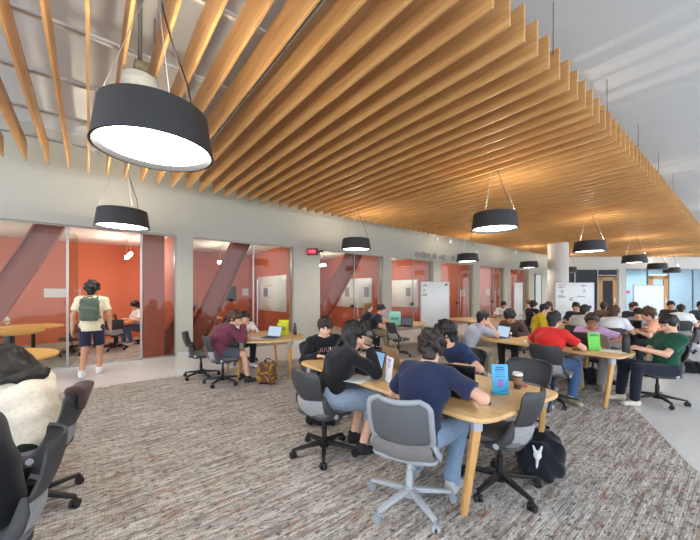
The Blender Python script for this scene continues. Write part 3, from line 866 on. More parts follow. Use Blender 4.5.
def rel(mb, name, m, par):
    o = mb.build(name, m, smooth=0); o.data.transform(Matrix.Translation(-Vector(par.location))); o.parent = par; return o
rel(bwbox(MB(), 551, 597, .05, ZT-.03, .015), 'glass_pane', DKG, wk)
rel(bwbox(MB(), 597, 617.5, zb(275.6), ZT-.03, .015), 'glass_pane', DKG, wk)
fr = MB()
for u in (551.5, 574.5, 597.3, 617): bwbox(fr, u-.5, u+.5, 0, ZT, .10)
bwbox(fr, 551, 617.5, ZT-.06, ZT, .1); bwbox(fr, 597, 617.5, zb(276), zb(275), .1); bwbox(fr, 551, 597, 0, .08, .1)
rel(fr, 'window_frame', mat('pale_frame', (172, 170, 164), rough=.4), wk)
wk2 = struct(empty('window_9', bw(680)))
rel(bwbox(MB(), 624.5, 648, .05, ZT-.03, .015), 'glass_pane', BLG, wk2)
rel(bwbox(MB(), 668, 735, .05, ZT-.03, .015), 'glass_pane', BLG, wk2)
rel(bwbox(MB(), 648, 668, zb(274.5), ZT-.03, .015), 'glass_pane', BLG, wk2)
fr = MB()
for u in (625, 647.6, 668.4, 693, 734): bwbox(fr, u-.5, u+.5, 0, ZT, .10)
bwbox(fr, 624.5, 735, ZT-.06, ZT, .1)
rel(fr, 'window_frame', mat('grey_frame', (120, 126, 130), rough=.4), wk2)
WD = woodmat('door_wood', (196, 144, 74), (168, 116, 56), 3, 'Z', .45)
for i, (u0, u1, vt) in enumerate(((598, 616.5, 277), (648.5, 667.5, 275.5))):
    dn = struct(empty('door_%d' % (i+2), bw((u0+u1)/2)))
    zt = zb(vt); f = MB(); k = (4.2, 4.2)[i]
    bwbox(f, u0, u0+k, 0, zt, .08); bwbox(f, u1-k, u1, 0, zt, .08); bwbox(f, u0, u1, zt-.26, zt, .08); bwbox(f, u0, u1, 0, .3, .08)
    rel(f, 'door_frame', WD, dn)
    rel(bwbox(MB(), u0+k, u1-k, .3, zt-.26, .02), 'glass_pane', DKG if i == 0 else BLG, dn)
    rel(bwbox(MB(), u1-k+1, u1-k+2, .95, 1.25, .16), 'door_handle', M['steel'], dn)
# rooms behind the far wall
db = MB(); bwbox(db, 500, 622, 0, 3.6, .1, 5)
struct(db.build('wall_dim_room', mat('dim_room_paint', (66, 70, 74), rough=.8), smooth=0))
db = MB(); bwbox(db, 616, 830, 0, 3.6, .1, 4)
struct(db.build('wall_blue_room', mat('blue_room_paint', (186, 196, 202), rough=.8, var=.03, scale=1.2), smooth=0))
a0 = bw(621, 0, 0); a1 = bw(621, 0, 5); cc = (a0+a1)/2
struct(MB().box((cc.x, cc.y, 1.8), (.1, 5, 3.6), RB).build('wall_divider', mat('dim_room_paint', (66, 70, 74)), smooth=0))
cc = bw(690, 0, 2.3); struct(MB().box((cc.x, cc.y, 3.65), (16, 4.4, .1), RB).build('ceiling_far', CEILM, smooth=0))
cc = bw(570, 0, 2.6); struct(MB().box((cc.x, cc.y, 3.65), (8, 5, .1), RB).build('ceiling_far', CEILM, smooth=0))
# bright sliver of a window at the far corner
yq0, yq1 = on_x(535, WX), on_x(540.5, WX)
wn = struct(empty('window_10', (WX, (yq0+yq1)/2, 0)))
MB().box((.02, 0, 1.55), (.03, yq1-yq0, 2.5)).build('frosted_pane', emit('daylit_frosted_pane', (226, 232, 228), .36), wn, smooth=0)
MB().box((.03, (yq1-yq0)/2+.05, 1.55), (.06, .1, 2.6)).box((.03, -(yq1-yq0)/2-.05, 1.55), (.06, .1, 2.6)).box((.03, 0, 2.83), (.06, yq1-yq0+.2, .06)).build('window_frame', mat('grey_frame', (120, 126, 130)), wn, smooth=0)
# round column
xc = on_y(558, 18.6)
cl = MB().lathe([(0, 0), (.47, 0), (.47, 0.1), (.46, .1), (.46, CEIL), (0, CEIL)], 48).build('column', mat('column_paint', (206, 204, 198), rough=.8, var=.01, scale=3), loc=(xc, 18.6, 0)); struct(cl)

# ------------------------------------------------------------------ wooden slat ceiling
SLW = woodmat('slat_oak', (212, 166, 108), (188, 138, 82), 1.6, 'X', .42)
S0 = 3.645 - .305*16
k = 0
slme = None
for i in range(130):
    y = S0+.305*i
    x0, x1 = SLL, SLR
    lim = (DEPB-.25-FW[1]*y)/(-FW[0])     # keep in front of the far wall
    x0 = max(x0, -lim)
    if y > 18.0 and y < 19.2: pass
    if x1-x0 < .4: break
    full = abs(x0-SLL) < 1e-6
    segs = [(x0, x1)]
    if abs(y-18.6) < .50 and x0 < xc-.5: segs = [(x0, xc-.5), (xc+.5, x1)]
    for (p, q) in segs:
        if full and len(segs) == 1:
            if slme is None:
                o = MB().box((0, 0, 0), (q-p, .030, SLH), None, .003, 1).build('oak_slat', SLW, smooth=0); slme = o.data
            else:
                o = bpy.data.objects.new('oak_slat', slme); C.objects.link(o)
        else: o = MB().box((0, 0, 0), (q-p, .030, SLH), None, .003, 1).build('oak_slat', SLW, smooth=0)
        o.location = ((p+q)/2, y, SLZ+SLH/2)
        tag(o, 'long oak slat on edge in the parallel rows hung below the ceiling', 'ceiling slat', 'oak ceiling slats')
        k += 1
# steel rails above the slats
RAIL = mat('galvanised_rail', (214, 216, 218), rough=.4, metal=.25, var=.05)
rails = [-8.27, -7.05, -5.85, -4.66, -3.4, -2.2]
for j, x in enumerate(rails):
    y1 = min(34, cut_y(x)-.4)
    o = MB().box((0, 0, 0), (.045, y1+2.6, .012)).box((.02, 0, .02), (.005, y1+2.6, .045)).box((-.02, 0, .02), (.005, y1+2.6, .045)).build('steel_rail', RAIL, smooth=0, loc=(x, (y1-2.6)/2, SLZ+SLH+.008))
    tag(o, 'long steel rail crossing over the oak slats that hang from it', 'rail', 'steel rails above the slats')
WIRE = mat('hanger_wire', (120, 120, 120), rough=.4, metal=.6)
for j, x in enumerate(rails):
    for y in ([-1.4, .4, 2.0, 4.2, 6.4, 8.6, 10.8, 13] if j in (0, 5) else [-1.2, .6, 2.4]):
        xx = x if j < 5 else SLR-.06
        z0 = SLZ+SLH if j < 5 else SLZ+SLH-.06
        o = MB().bar((0, 0, 0), (0, 0, CEIL-z0), .006, n=6).build('hanger_wire', WIRE, loc=(xx, y+.03, z0))
        tag(o, 'thin steel wire that holds the slat ceiling below the slab', 'wire', 'thin hanger wires above the slats')
# black linear track between two slats
yt = on_y(262, 0); 
o = MB().box((0, 0, 0), (5.6, .07, .06)).build('light_track', DKF, smooth=0, loc=(-5.2, S0+.305*(round((1.55-S0)/.305)+.5), SLZ+SLH-.09))
tag(o, 'black linear track lying between two slats near the camera', 'light track')

# ------------------------------------------------------------------ pendant lamps
SHADE = mat('pendant_shade_black', (46, 47, 50), rough=.55, var=.04, scale=6)
DIFF = emit('lamp_diffuser', (255, 247, 232), 9.0)
UPL = emit('lamp_uplight', (255, 242, 218), 230.0)
PZ = 2.90
def pendant(x, y, label, first=[None]):
    if first[0] is None:
        r = empty('pendant_lamp')
        MB().lathe([(.457, 0), (.452, .0), (.405, .33), (.395, .335), (.385, .325), (.412, .06), (.437, -.0)] + [(.457, 0)], 64).build('lamp_shade', SHADE, r, smooth=30)
        MB().lathe([(0, .045), (.414, .045), (.410, .06), (0, .06)], 64).build('diffuser', DIFF, r)
        MB().lathe([(0, .296), (.386, .296), (.388, .306), (0, .306)], 48).build('top_plate', SHADE, r)
        MB().lathe([(0, .307), (.075, .307), (.075, .322), (0, .322)], 24).build('uplight', UPL, r)
        top = SLZ-PZ+.28
        MB().box((0, 0, top), (.16, .16, .05), None, .008).build('canopy', mat('canopy_grey', (150, 148, 142), rough=.4, metal=.4), r)
        for q in range(3):
            a = q*2*PI/3+.5
            MB().bar((.02*math.cos(a), .02*math.sin(a), top), (.39*math.cos(a), .39*math.sin(a), .33), .004, n=6).build('suspension_cable', mat('steel_cable', (170, 168, 162), rough=.35, metal=.8), r)
        MB().tube([(0, .03, top), (.05, .05, top-.25), (.10, .10, top-.5), (.22, .2, .55), (.30, .22, .31)], .006, 6).build('power_cord', DKF, r)
        first[0] = r
    else: r = copy_tree(first[0])
    r.location = (x, y, PZ if x > -7.6 and x != -3.2 else (2.80 if x == -3.2 else 2.86)); return tag(r, label, 'pendant lamp', 'black drum pendant lamps')
LAMPS = [(-3.20, .44, 'large black drum pendant nearest the camera, at the upper left'), (-7.65, .53, 'black drum pendant over the left corridor in front of the open doorway'),
 (-3.36, 6.50, 'black drum pendant in mid air over the middle table with the green sign'), (-7.57, 6.3, 'black drum pendant in front of the glass right of the lit red sign'),
 (-3.3, 12.4, 'black drum pendant just right of the round white column'), (-7.55, 12.35, 'black drum pendant above the standing whiteboard by the glazed wall'),
 (-3.3, 18.5, 'black drum pendant before the blue glass at right, largest of the three there'), (-7.4, 17.9, 'small black drum pendant left of the round white column'),
 (-3.4, 24.4, 'black drum pendant over the far wooden door, middle of three at right'), (-3.4, 29.3, 'farthest black drum pendant, rightmost of those before the blue glass'),
 (-7.4, 23.7, 'tiny far pendant half hidden behind the round white column'),
 (-3.4, -5.6, 'black drum pendant behind the camera')][:-1]
for a in LAMPS:
    yy = S0+.305*(round((a[1]-S0)/.305-.5)+.5); yy += max(-.06, min(.06, a[1]-yy))
    pendant(a[0], yy, a[2])
# hanging speaker on a conduit behind the first lamp
sx, sy = -4.29, .44
r = empty('dome_fixture', (sx, sy, 3.95), 0, 'white dome and olive box on a grey conduit behind the nearest pendant', 'ceiling fixture')
MB().bar((0, 0, .18), (0, 0, CEIL-3.95), .022, n=12).build('conduit', mat('grey_conduit', (128, 130, 130), rough=.4, metal=.5), r)
MB().box((0, 0, .11), (.2, .12, .16), None, .01).build('junction_box', mat('olive_box', (112, 106, 82), rough=.6), r)
MB().lathe([(0, -.12), (.12, -.10), (.18, -.03), (.18, .03), (0, .03)], 28).build('dome', mat('dome_white', (150, 150, 144), rough=.7), r)
# little white spots by the wall
for u, y in ((436.6, None), (450.3, None), (515.6, None)):
    X = -8.75; Y = on_x(u, X); v = {436.6: 239, 450.3: 241.6, 515.6: 252.6}[u]; z = zat(X, Y, v)
    r = empty('spot_light', (X, Y, z), 0, {436.6: 'small white spot hanging under the slats, leftmost by the wall', 450.3: 'small white spot hanging under the slats, second from the left by the wall', 515.6: 'small white spot near the far end of the glazed wall'}[u], 'spot light')
    MB().lathe([(0, -.07), (.06, -.07), (.06, .06), (.02, .08), (0, .08)], 16).build('spot_head', M['white'], r)
    MB().bar((0, 0, .07), (0, 0, SLZ+.1-z), .008, n=6).build('stem', M['white'], r)
# lit red sign on a bracket at the second pier
Ys = on_x(312.5, WX+.2); zs = zat(WX+.2, Ys, 251.8)
r = empty('lit_sign', (WX+.2, Ys, zs), YAW*.75, 'small dark box with a glowing red face on the pier between the glazed rooms', 'sign')
MB().box((0, 0, 0), (.36, .09, .21), None, .02).build('sign_box', mat('sign_black', (44, 22, 22), rough=.4), r)
MB().box((-.01, -.047, 0), (.30, .006, .14)).build('sign_face', emit('red_glow', (190, 40, 58), .9), r)
mb = MB()
for xx in (-.06, .01, .07): mb.box((xx, -.051, .012), (.035, .004, .07))
mb.build('sign_digits', emit('pink_glow', (240, 120, 140), 1.0), r)
MB().beam((.17, .03, 0), (.33, .10, .02), .14, .06, up=(0, 0, 1)).build('sign_bracket', DKF, r)
# raised grey lettering over the glazing, too far to read
wlr = empty('raised_lettering', (WX, on_x(440, WX), 3.26), 0, 'row of grey raised letters on the wall above the far glass doors', 'wall lettering')
yl = on_x(415, WX); ye = on_x(466, WX); rr = random.Random(3); y = yl; 
while y < ye:
    w = rr.uniform(.08, .2)
    if rr.random() < .82: MB().box((0, 0, 0), (.02, w*.75, rr.choice([.14, .18, .26]))).build('letter', mat('grey_letters', (150, 147, 140), rough=.6), wlr, smooth=0, loc=(.012, y+w/2-wlr.location.y, rr.uniform(-.01, .02)))
    y += w
# ------------------------------------------------------------------ lamps inside the study rooms
TUBE = emit('room_tube_light', (255, 246, 234), 31)
allr = [ys[0][0]]+part_y
for i in range(len(part_y)):
    a = allr[i]; b = part_y[i]
    for f, xx in (((.35, -11.6), (.72, -11.6)) if i == 0 else ((.5, -11.6),)):
        yy = a+(b-a)*f if not (i == 0 and f > .5) else .92
        r = empty('linear_light', (xx if f < .6 else -11.9, yy, 2.72), 0, 'slim white light bar hung in glazed room %s' % ['by the diagonal brace at the left edge' if f < .5 else 'behind the walking student', 'with the wall monitor', 'right of the red sign', 'behind the standing whiteboard', 'fifth along the wall', 'sixth along the wall', 'last along the wall'][0 if i == 0 and f < .5 else (1 if False else 0) if False else (0 if i == 0 else i)] if not (i == 0 and f > .5) else 'slim white light bar hung in the glazed room above the boy in white', 'light', 'light bars in the glazed rooms')
        MB().box((0, 0, .052), (1.6, .05, .03)).build('housing', M['white'], r, smooth=0)
        MB().box((0, 0, 0), (1.58, .07, .07)).build('light_strip', TUBE, r, smooth=0)
        MB().bar((-.6, 0, .06), (-.6, 0, RC-2.72), .005, n=6).build('hanger', M['white'], r)
        MB().bar((.6, 0, .06), (.6, 0, RC-2.72), .005, n=6).build('hanger', M['white'], r)
# ------------------------------------------------------------------ tables
T1 = [(-3.62, 2.04), (-1.13, 2.04), (-1.04, 3.22), (-3.45, 3.16)]
table('long oak table in the foreground holding the blue sign and the coffee cup', T1, r=.16)
T2 = [(-3.5, 5.80), (-1.12, 5.52), (-1.08, 6.25), (-1.7, 6.85), (-3.5, 6.95)]
table('oak table at right holding the green sign and the tall black bottle', T2, r=.14)
T3 = [(-7.0, 2.15), (-5.75, 2.05), (-5.35, 2.55), (-5.35, 3.05), (-5.8, 3.5), (-7.0, 3.4)]
table('oak table with rounded end by the glass, holding the yellow box', T3, r=.3)
T4 = [(-8.0, 6.55), (-6.0, 6.45), (-5.7, 7.0), (-6.0, 7.75), (-8.0, 7.75)]
table('oak table by the glass with the mint green box and open black laptop', T4, r=.25)
T5 = [(-6.6, 9.4), (-4.9, 8.85), (-4.35, 10.3), (-4.9, 11.0), (-6.5, 10.6)]
table('empty oak table beside the glazed doors with one white card on it', T5, r=.3)
T6 = [(-3.5, 9.3), (-1.3, 9.3), (-1.3, 10.4), (-3.5, 10.5)]
table('oak table behind the green sign table, white shirt student at its near side', T6, r=.2)
T7 = [(-3.5, 13.0), (-1.0, 13.0), (-1.0, 14.2), (-3.5, 14.2)]
table('farthest oak table at the right edge of the photo', T7, r=.2)
T0 = [(-5.0, -2.0), (-1.3, -1.95), (-1.3, -.86), (-5.0, -.80)]
table('oak table in front of the woman in the cream sweater', T0, r=.2)
# café tables with pedestal feet
def pedestal(label, x, y, rx_, ry_, rz=0, z=.74):
    r = empty('pedestal_table', (x, y, 0), rz, label, 'table', 'yellow topped pedestal tables')
    pts = [(rx_*math.cos(2*PI*k/40), ry_*math.sin(2*PI*k/40)) for k in range(40)]
    MB().prism(pts, z-.03, z, .006).build('tabletop', M['yellowtop'], r)
    MB().bar((0, 0, .03), (0, 0, z-.03), .04, n=16).build('pedestal', M['black'], r)
    b = MB().lathe([(0, 0), (.09, 0), (.08, .05), (0, .05)], 20)
    for k in range(4):
        a = k*PI/2+.4; b.beam((.05*math.cos(a), .05*math.sin(a), .04), (.38*math.cos(a), .38*math.sin(a), .02), .07, .04, .05, .03)
    b.build('pedestal_base', M['black'], r); return r
pedestal('yellow topped table by the orange wall at the left edge', -11.8, -1.15, .8, .6, .3)
pedestal('yellow topped table nearer the glass at the left edge, cut by the photo', -10.4, -1.35, .75, .55)
pedestal('yellow topped table end in the left corridor behind the black haired woman', -6.55, -1.0, .75, .6, .6)
pedestal('pale table with a laptop inside the glazed room by the boy in white', -12.3, .65, .6, .55)
pedestal('pale table strewn with papers inside the second glazed room', -12.0, 3.1, .65, .6)
# ------------------------------------------------------------------ chairs
CH = [
 (-1.65, 1.90, (-.42, .9), 'light grey mesh back chair of the student in the navy t-shirt', 'light'),
 (-1.32, 2.64, (-1, -.08), 'empty dark chair tucked in at the near end of the foreground table', 'dark'),
 (-1.53, 3.56, (.15, -1), 'empty dark chair behind the coffee cup', 'dark'),
 (-2.71, 1.84, (-.12, 1), 'dark chair of the student in black top and denim shorts', 'dark'),
 (-4.02, 2.66, (1, -.05), 'dark chair of the boy in the black lettered sweater', 'dark'),
 (-2.36, 3.70, (0, -1), 'dark chair under the boy in the navy polo', 'dark'),
 (-3.38, -.33, (-.25, -.97), 'dark chair of the woman in the cream sweater, brown jacket on it', 'dark'),
 (-2.32, -.42, (.05, -1), 'dark chair in the bottom left corner under the black hoodie', 'dark'),
 (-5.90, 1.84, (.1, 1), 'dark chair of the student in the maroon sweater', 'dark'),
 (-6.62, 1.66, (.35, 1), 'empty dark chair left of the maroon sweater', 'dark'),
 (-7.35, 2.75, (1, .1), 'dark chair of the white shirt student across from maroon sweater', 'dark'),
 (-5.45, 3.95, (-.6, -.8), 'dark chair at the far side of the yellow box table', 'dark'),
 (-5.70, 6.15, (.2, 1), 'empty black chair in front of the open black laptop', 'dark'),
 (-5.05, 6.75, (-1, .2), 'empty black chair right of the open black laptop', 'dark'),
 (-7.05, 6.08, (.2, 1), 'dark chair of the woman with long light brown hair', 'dark'),
 (-6.50, 6.08, (.3, 1), 'dark chair of the student in khaki trousers', 'dark'),
 (-3.42, 5.50, (.5, .87), 'dark chair of the student in the grey t-shirt with laptop', 'dark'),
 (-1.86, 5.30, (.05, 1), 'dark chair of the student in the bright red shirt', 'dark'),
 (-3.25, 7.2, (0, -1), 'dark chair of the student in the brown jacket', 'dark'),
 (-1.84, 7.1, (.15, -1), 'dark chair of the woman in the lilac top and glasses', 'dark'),
 (-.90, 6.48, (-.74, -.67), 'dark chair of the student in the dark green t-shirt', 'dark'),
 (-1.88, 8.9, (.1, 1), 'dark chair of the student in the white t-shirt beyond the green sign', 'dark'),
 (-2.55, 8.9, (.1, 1), 'dark chair of the grey shirt student behind the red shirt', 'dark'),
 (-3.75, 9.3, (.9, .4), 'dark chair of the student in the yellow jacket', 'dark'),
 (-1.0, 9.6, (-1, -.1), 'dark chair of the student in the peach t-shirt', 'dark'),
 (-1.28, 12.6, (-.1, 1), 'dark chair of the white shirt student near the right edge', 'dark'),
 (-1.75, 10.9, (0, -1), 'dark chair of the student bending over in the pale grey top', 'dark'),
 (-3.2, 10.9, (0, -1), 'dark chair of the student facing us before the far whiteboard', 'dark'),
 (-12.1, -.2, (.4, -.9), 'black chair by the orange wall left of the walking student', 'dark'),
 (-11.0, -.35, (-.6, -.8), 'black chair behind the glass nearest the walking student', 'dark'),
 (-12.6, -2.1, (.8, .5), 'chair of the student at the left edge inside the glazed room', 'dark'),
 (-11.3, .55, (-1, .1), 'black chair with its back to us beside the boy in white', 'dark'),
 (-12.3, 1.3, (-.3, -1), 'chair of the boy in white inside the glazed room', 'dark'),
 (-11.2, 2.6, (-1, .3), 'dark chair inside the second glazed room, left of the maroon sweater', 'dark'),
 (-12.6, 3.95, (.2, -1), 'dark chair below the wall monitor in the second glazed room', 'dark'),
]
for i, c in enumerate(CH):
    o = chair(*c)
    if c[4] == 'light': o.scale = (1.04, 1.04, .955)
# ------------------------------------------------------------------ people, nearest first
N_ = .007
person('student in navy t-shirt seen from behind in the light grey chair', -1.59, 1.93, (-.25, .97), lean=26, head=(10, 30), wr=(.30, .34, .79), wl=(-.16, .40, .79), er=(1, -.35, -.3), el=(-.7, -.5, -.4),
       shirt=(38, 46, 74), pants=(120, 142, 166), shoe=(180, 180, 178), hair='messy', hc='dark', h=N_, bulk=1.03, ar=(.15, .30, .085), al=(-.2, .34, .085), kr=(.17, .40, .52))
person('student in black top and denim shorts with dark hair tied back', -2.69, 1.90, (.30, 1), lean=24, head=(-34, 22), hands=('face', 'flat'), wr=(.10, .40, 1.02), wl=(-.13, .46, .79), er=(.5, .4, -.8), el=(-.7, -.5, -.4),
       shirt=(30, 30, 33), sleeve='long', pants=(142, 158, 178), plen='wide', shoe=(28, 28, 30), hair='bob', hc='black', h=N_, kr=(.16, .42, .53), kl=(-.14, .42, .53), ar=(.17, .28, .085), al=(-.10, .30, .085))
def letters(body, j):
    c = j['P2']+j['dr'](j['lean'])*.0
    mA = mat('pale_pink_letter', (186, 122, 132), rough=.8)
    f = np.array([0, math.cos(math.radians(j['lean'])), -math.sin(math.radians(j['lean']))])
    for k, dx in enumerate((.085, .03, -.03, -.085)):
        b = c+f*(.142-.25*dx*dx)+np.array([dx, 0, .03])
        m_ = MB()
        if k == 3: m_.beam((-.02, 0, .03), (0, 0, -.025), .012, .012).beam((.02, 0, .03), (0, 0, -.025), .012, .012)
        else: m_.tube([(-.018, 0, .03), (-.018, 0, -.012), (-.010, 0, -.026), (.010, 0, -.026), (.018, 0, -.012), (.018, 0, .03 if k else -.005)], .006, 6, up=(0, 1, 0))
        m_.build('chest_letter', mA if k < 3 else M['white'], body, smooth=0, loc=b)
person('boy in black sweater with pale letters at the left end of the foreground table', -3.88, 2.58, (1, -.30), lean=16, pz=.50, head=(-8, 22), wr=(.17, .40, .785), wl=(-.2, .36, .785),
       shirt=(28, 28, 30), sleeve='long', pants=(40, 42, 50), hair='bowl', hc='dark', sk='pale', h=.0075, face_detail=True, extra=letters)
person('boy in navy polo leaning on his hand beyond the navy t-shirt student', -2.24, 3.64, (-.25, -1), lean=34, pz=.54, head=(-42, 12), hands=('face', 'flat'), wr=(.07, .34, .98), wl=(-.22, .38, .785), er=(.6, .5, -.7), el=(-.8, -.4, -.3),
       shirt=(38, 52, 88), pants=(60, 62, 70), hair='messy', hc='black', sk='light', h=.0075, face_detail=True)
person('woman with long black hair in a cream sweater at the left edge', -3.40, -.29, (-.80, -.60), pz=.51, lean=40, head=(-10, 26), wr=(.12, .44, .79), wl=(-.12, .46, .79), shirt=(228, 218, 200), sleeve='long', pants=(34, 46, 42),
       hair='curtain', hc='black', h=N_, female=True, slack=.008)
person('person in black hooded sweatshirt in the bottom left corner', -2.40, -.42, (.08, -1), lean=20, head=(0, 20), wr=(.15, .42, .79), wl=(-.15, .42, .79), shirt=(28, 29, 34), sleeve='long', pants=(40, 42, 48),
       hair='short', hc='dark', h=N_, bulk=1.22, hood=True, slack=.012)
person('student in maroon sweater and grey shorts leaning on the table', -6.02, 1.78, (.30, 1), lean=30, head=(-22, 12), hands=('face', 'face'), wr=(.08, .44, 1.0), wl=(-.08, .46, .98), er=(.5, .3, -.9), el=(-.5, .3, -.9),
       shirt=(112, 56, 72), sleeve='long', pants=(74, 82, 92), plen='short', shoe=(40, 38, 38), hair='messy', hc='brown', h=.0075, bulk=1.42, slack=.012, kr=(.15, .44, .5), ar=(.17, .52, .085), al=(-.12, .40, .085))
person('student in white t-shirt with black hair across from the maroon sweater', -7.25, 2.62, (1, .05), pz=.52, lean=38, head=(-20, 18), wr=(.17, .46, .785), wl=(-.15, .46, .785), shirt=(232, 228, 224), pants=(40, 42, 50), hair='short', hc='black', h=.009, face_detail=True)
person('woman with long light brown hair in a dark top by the glass', -7.02, 6.10, (.35, 1), lean=16, head=(-30, 14), wr=(.15, .44, .785), wl=(-.15, .44, .785), shirt=(46, 48, 56), pants=(50, 52, 58), hair='long', hc='light', sk='pale', female=True, h=.009)
person('student in dark t-shirt and khaki trousers beside the long haired woman', -6.58, 6.02, (.75, .75), lean=26, head=(-8, 20), wr=(.15, .46, .785), wl=(-.15, .46, .785), shirt=(44, 48, 58), pants=(140, 126, 96), hair='bun', hc='black', female=True, h=.009, kr=(.28, .40, .53), kl=(.0, .44, .53), ar=(.3, .42, .085))
person('student in grey t-shirt resting chin on hand before the glowing laptop', -3.40, 5.56, (.55, .85), lean=32, pz=.54, head=(-4, 12), hands=('face', 'face'), wr=(.07, .40, 1.02), wl=(-.06, .40, 1.0), er=(.6, .3, -.8), el=(-.6, .3, -.8), shirt=(176, 178, 186), pants=(178, 164, 140), hair='short', hc='black', sk='light', h=.0085)
person('student in bright red shirt with black hair seen from behind', -1.96, 5.38, (.12, 1), lean=18, head=(10, 22), wr=(.24, .42, .785), wl=(-.24, .42, .785), er=(.9, -.3, -.4), el=(-.9, -.3, -.4), shirt=(214, 48, 44), pants=(64, 92, 130), shoe=(176, 166, 140), hair='short', hc='black', h=.0085, bulk=1.1,
       kr=(.2, .40, .52), ar=(.28, .12, .085), tr=(.6, -.3))
person('student in brown jacket with dark hair at the far side of the red shirt table', -3.22, 7.12, (.1, -1), lean=30, head=(0, 40), wr=(.16, .42, .785), wl=(-.16, .42, .785), shirt=(84, 66, 62), sleeve='long', pants=(48, 48, 54), hair='messy', hc='black', sk='tan', h=.009)
def glasses(body, j):
    hp = j['hp']; g = mat('glasses_black', (24, 22, 22), rough=.3)
    mb = MB()
    for s in (-1, 1):
        mb.tube([hp(s*.031+.022*math.cos(a), .100, .012+.018*math.sin(a)) for a in [k*PI/6 for k in range(12)]], .003, 6, closed=True)
        mb.tube([hp(s*.053, .098, .016), hp(s*.072, .05, .016), hp(s*.078, -.01, .012)], .003, 6)
    mb.tube([hp(-.009, .103, .016), hp(.009, .103, .016)], .003, 6)
    mb.build('glasses', g, body)
person('woman in lilac top with glasses facing us behind the green sign', -1.82, 6.98, (.22, -1), lean=32, pz=.54, head=(8, 16), wr=(.14, .44, .785), wl=(-.26, .40, .80), el=(-1, -.2, -.2), shirt=(200, 160, 196), pants=(150, 148, 146), shoe=(150, 142, 120), hair='pony', hc='dark', sk='brown', female=True, face_detail=True, h=.008, extra=glasses,
       kr=(.2, .44, .52), kl=(-.18, .42, .52), ar=(.14, .5, .085))
person('student in dark green t-shirt slouching in profile at right', -.80, 6.46, (-.74, -.67), lean=-8, pz=.51, head=(14, 26), wr=(.10, .35, .80), wl=(-.10, .37, .80), er=(.35, -.3, -.9), el=(-.35, -.3, -.9), shirt=(28, 78, 58), pants=(34, 38, 50), shoe=(214, 206, 190), hair='short', hc='black', sk='light', h=.0075, face_detail=True,
       kr=(.13, .46, .54), kl=(-.14, .46, .54), ar=(.13, .52, .085), al=(-.12, .48, .085))
person('student in white t-shirt seen from behind beyond the green sign', -1.98, 8.94, (.1, 1), lean=20, head=(16, 14), wr=(.22, .42, .785), wl=(-.2, .42, .785), shirt=(226, 226, 230), pants=(70, 74, 84), hair='short', hc='brown', h=.010, bulk=1.06)
person('student in pale grey t-shirt seen from behind past the red shirt', -2.55, 8.94, (.1, 1), lean=18, head=(-8, 18), wr=(.22, .42, .785), wl=(-.2, .42, .785), shirt=(186, 182, 176), pants=(60, 62, 70), hair='short', hc='black', h=.010)
person('student in mustard yellow jacket left of the red shirt', -3.68, 9.28, (.95, .35), lean=20, head=(10, 16), wr=(.17, .42, .785), wl=(-.17, .42, .785), shirt=(198, 168, 40), sleeve='long', pants=(46, 48, 54), hair='short', hc='black', h=.010, slack=.01)
person('student in dark top facing us in front of the far marked whiteboard', -3.2, 10.84, (.2, -1), lean=10, head=(0, 14), wr=(.16, .42, .785), wl=(-.16, .42, .785), shirt=(54, 50, 62), pants=(46, 48, 54), hair='short', hc='black', sk='tan', h=.010, face_detail=True)
person('woman with long brown hair facing us left of the marked whiteboard', -4.0, 11.0, (.5, -1), lean=14, head=(0, 16), wr=(.14, .40, .785), wl=(-.14, .40, .785), shirt=(214, 190, 176), pants=(70, 66, 70), hair='long', hc='brown', female=True, h=.010, face_detail=True)
person('dark haired person in black left of the woman with long brown hair', -4.75, 11.6, (.3, 1), lean=12, head=(0, 16), shirt=(40, 40, 44), pants=(46, 48, 54), hair='messy', hc='black', h=.011)
person('student in white t-shirt by the glazed doors behind the empty table', -6.15, 12.4, (.7, -.7), lean=26, head=(0, 26), shirt=(226, 222, 214), pants=(46, 48, 54), hair='short', hc='black', sk='tan', h=.011)
person('pale haired person in grey beyond the empty table, right of white shirt', -5.1, 12.7, (-.5, -.9), lean=16, head=(0, 14), shirt=(196, 196, 200), pants=(46, 48, 54), hair='short', hc='light', sk='pale', h=.011)
person('student in peach t-shirt leaning left over the table', -1.16, 9.34, (-1, -.15), lean=28, head=(-6, 14), wr=(.17, .46, .79), wl=(-.17, .46, .79), shirt=(240, 172, 136), pants=(40, 42, 50), hair='messy', hc='brown', sk='light', h=.009, face_detail=True)
person('student in pale grey top bending over behind the peach t-shirt', -1.80, 10.8, (0, -1), lean=36, head=(10, 30), shirt=(172, 174, 180), pants=(46, 48, 54), hair='short', hc='black', h=.011)
person('student in black beyond the pale grey top, by the plain whiteboard', -2.3, 12.4, (.5, -.6), lean=12, head=(10, 14), shirt=(38, 40, 46), pants=(46, 48, 54), hair='short', hc='dark', h=.011)
person('student in white shirt seen from behind near the right edge', -1.28, 12.62, (-.1, 1), lean=26, head=(0, 34), shirt=(232, 232, 234), pants=(46, 48, 54), hair='short', hc='black', h=.011)
person('dark haired student facing us past the white shirt at the right edge', -1.7, 14.5, (.2, -1), lean=10, head=(0, 10), shirt=(56, 52, 56), pants=(46, 48, 54), hair='short', hc='dark', sk='tan', h=.012)
person('student in a black cap at the right edge beyond the white shirt', -1.05, 14.5, (.2, -1), lean=10, head=(0, 10), shirt=(60, 70, 66), pants=(46, 48, 54), hair='cap', hc='black', sk='tan', h=.012)
person('student in brown top with items in front, left of the first wooden door', -3.0, 12.3, (.3, 1), lean=18, head=(20, 14), shirt=(92, 70, 54), sleeve='long', pants=(46, 48, 54), hair='short', hc='dark', sk='tan', h=.011)
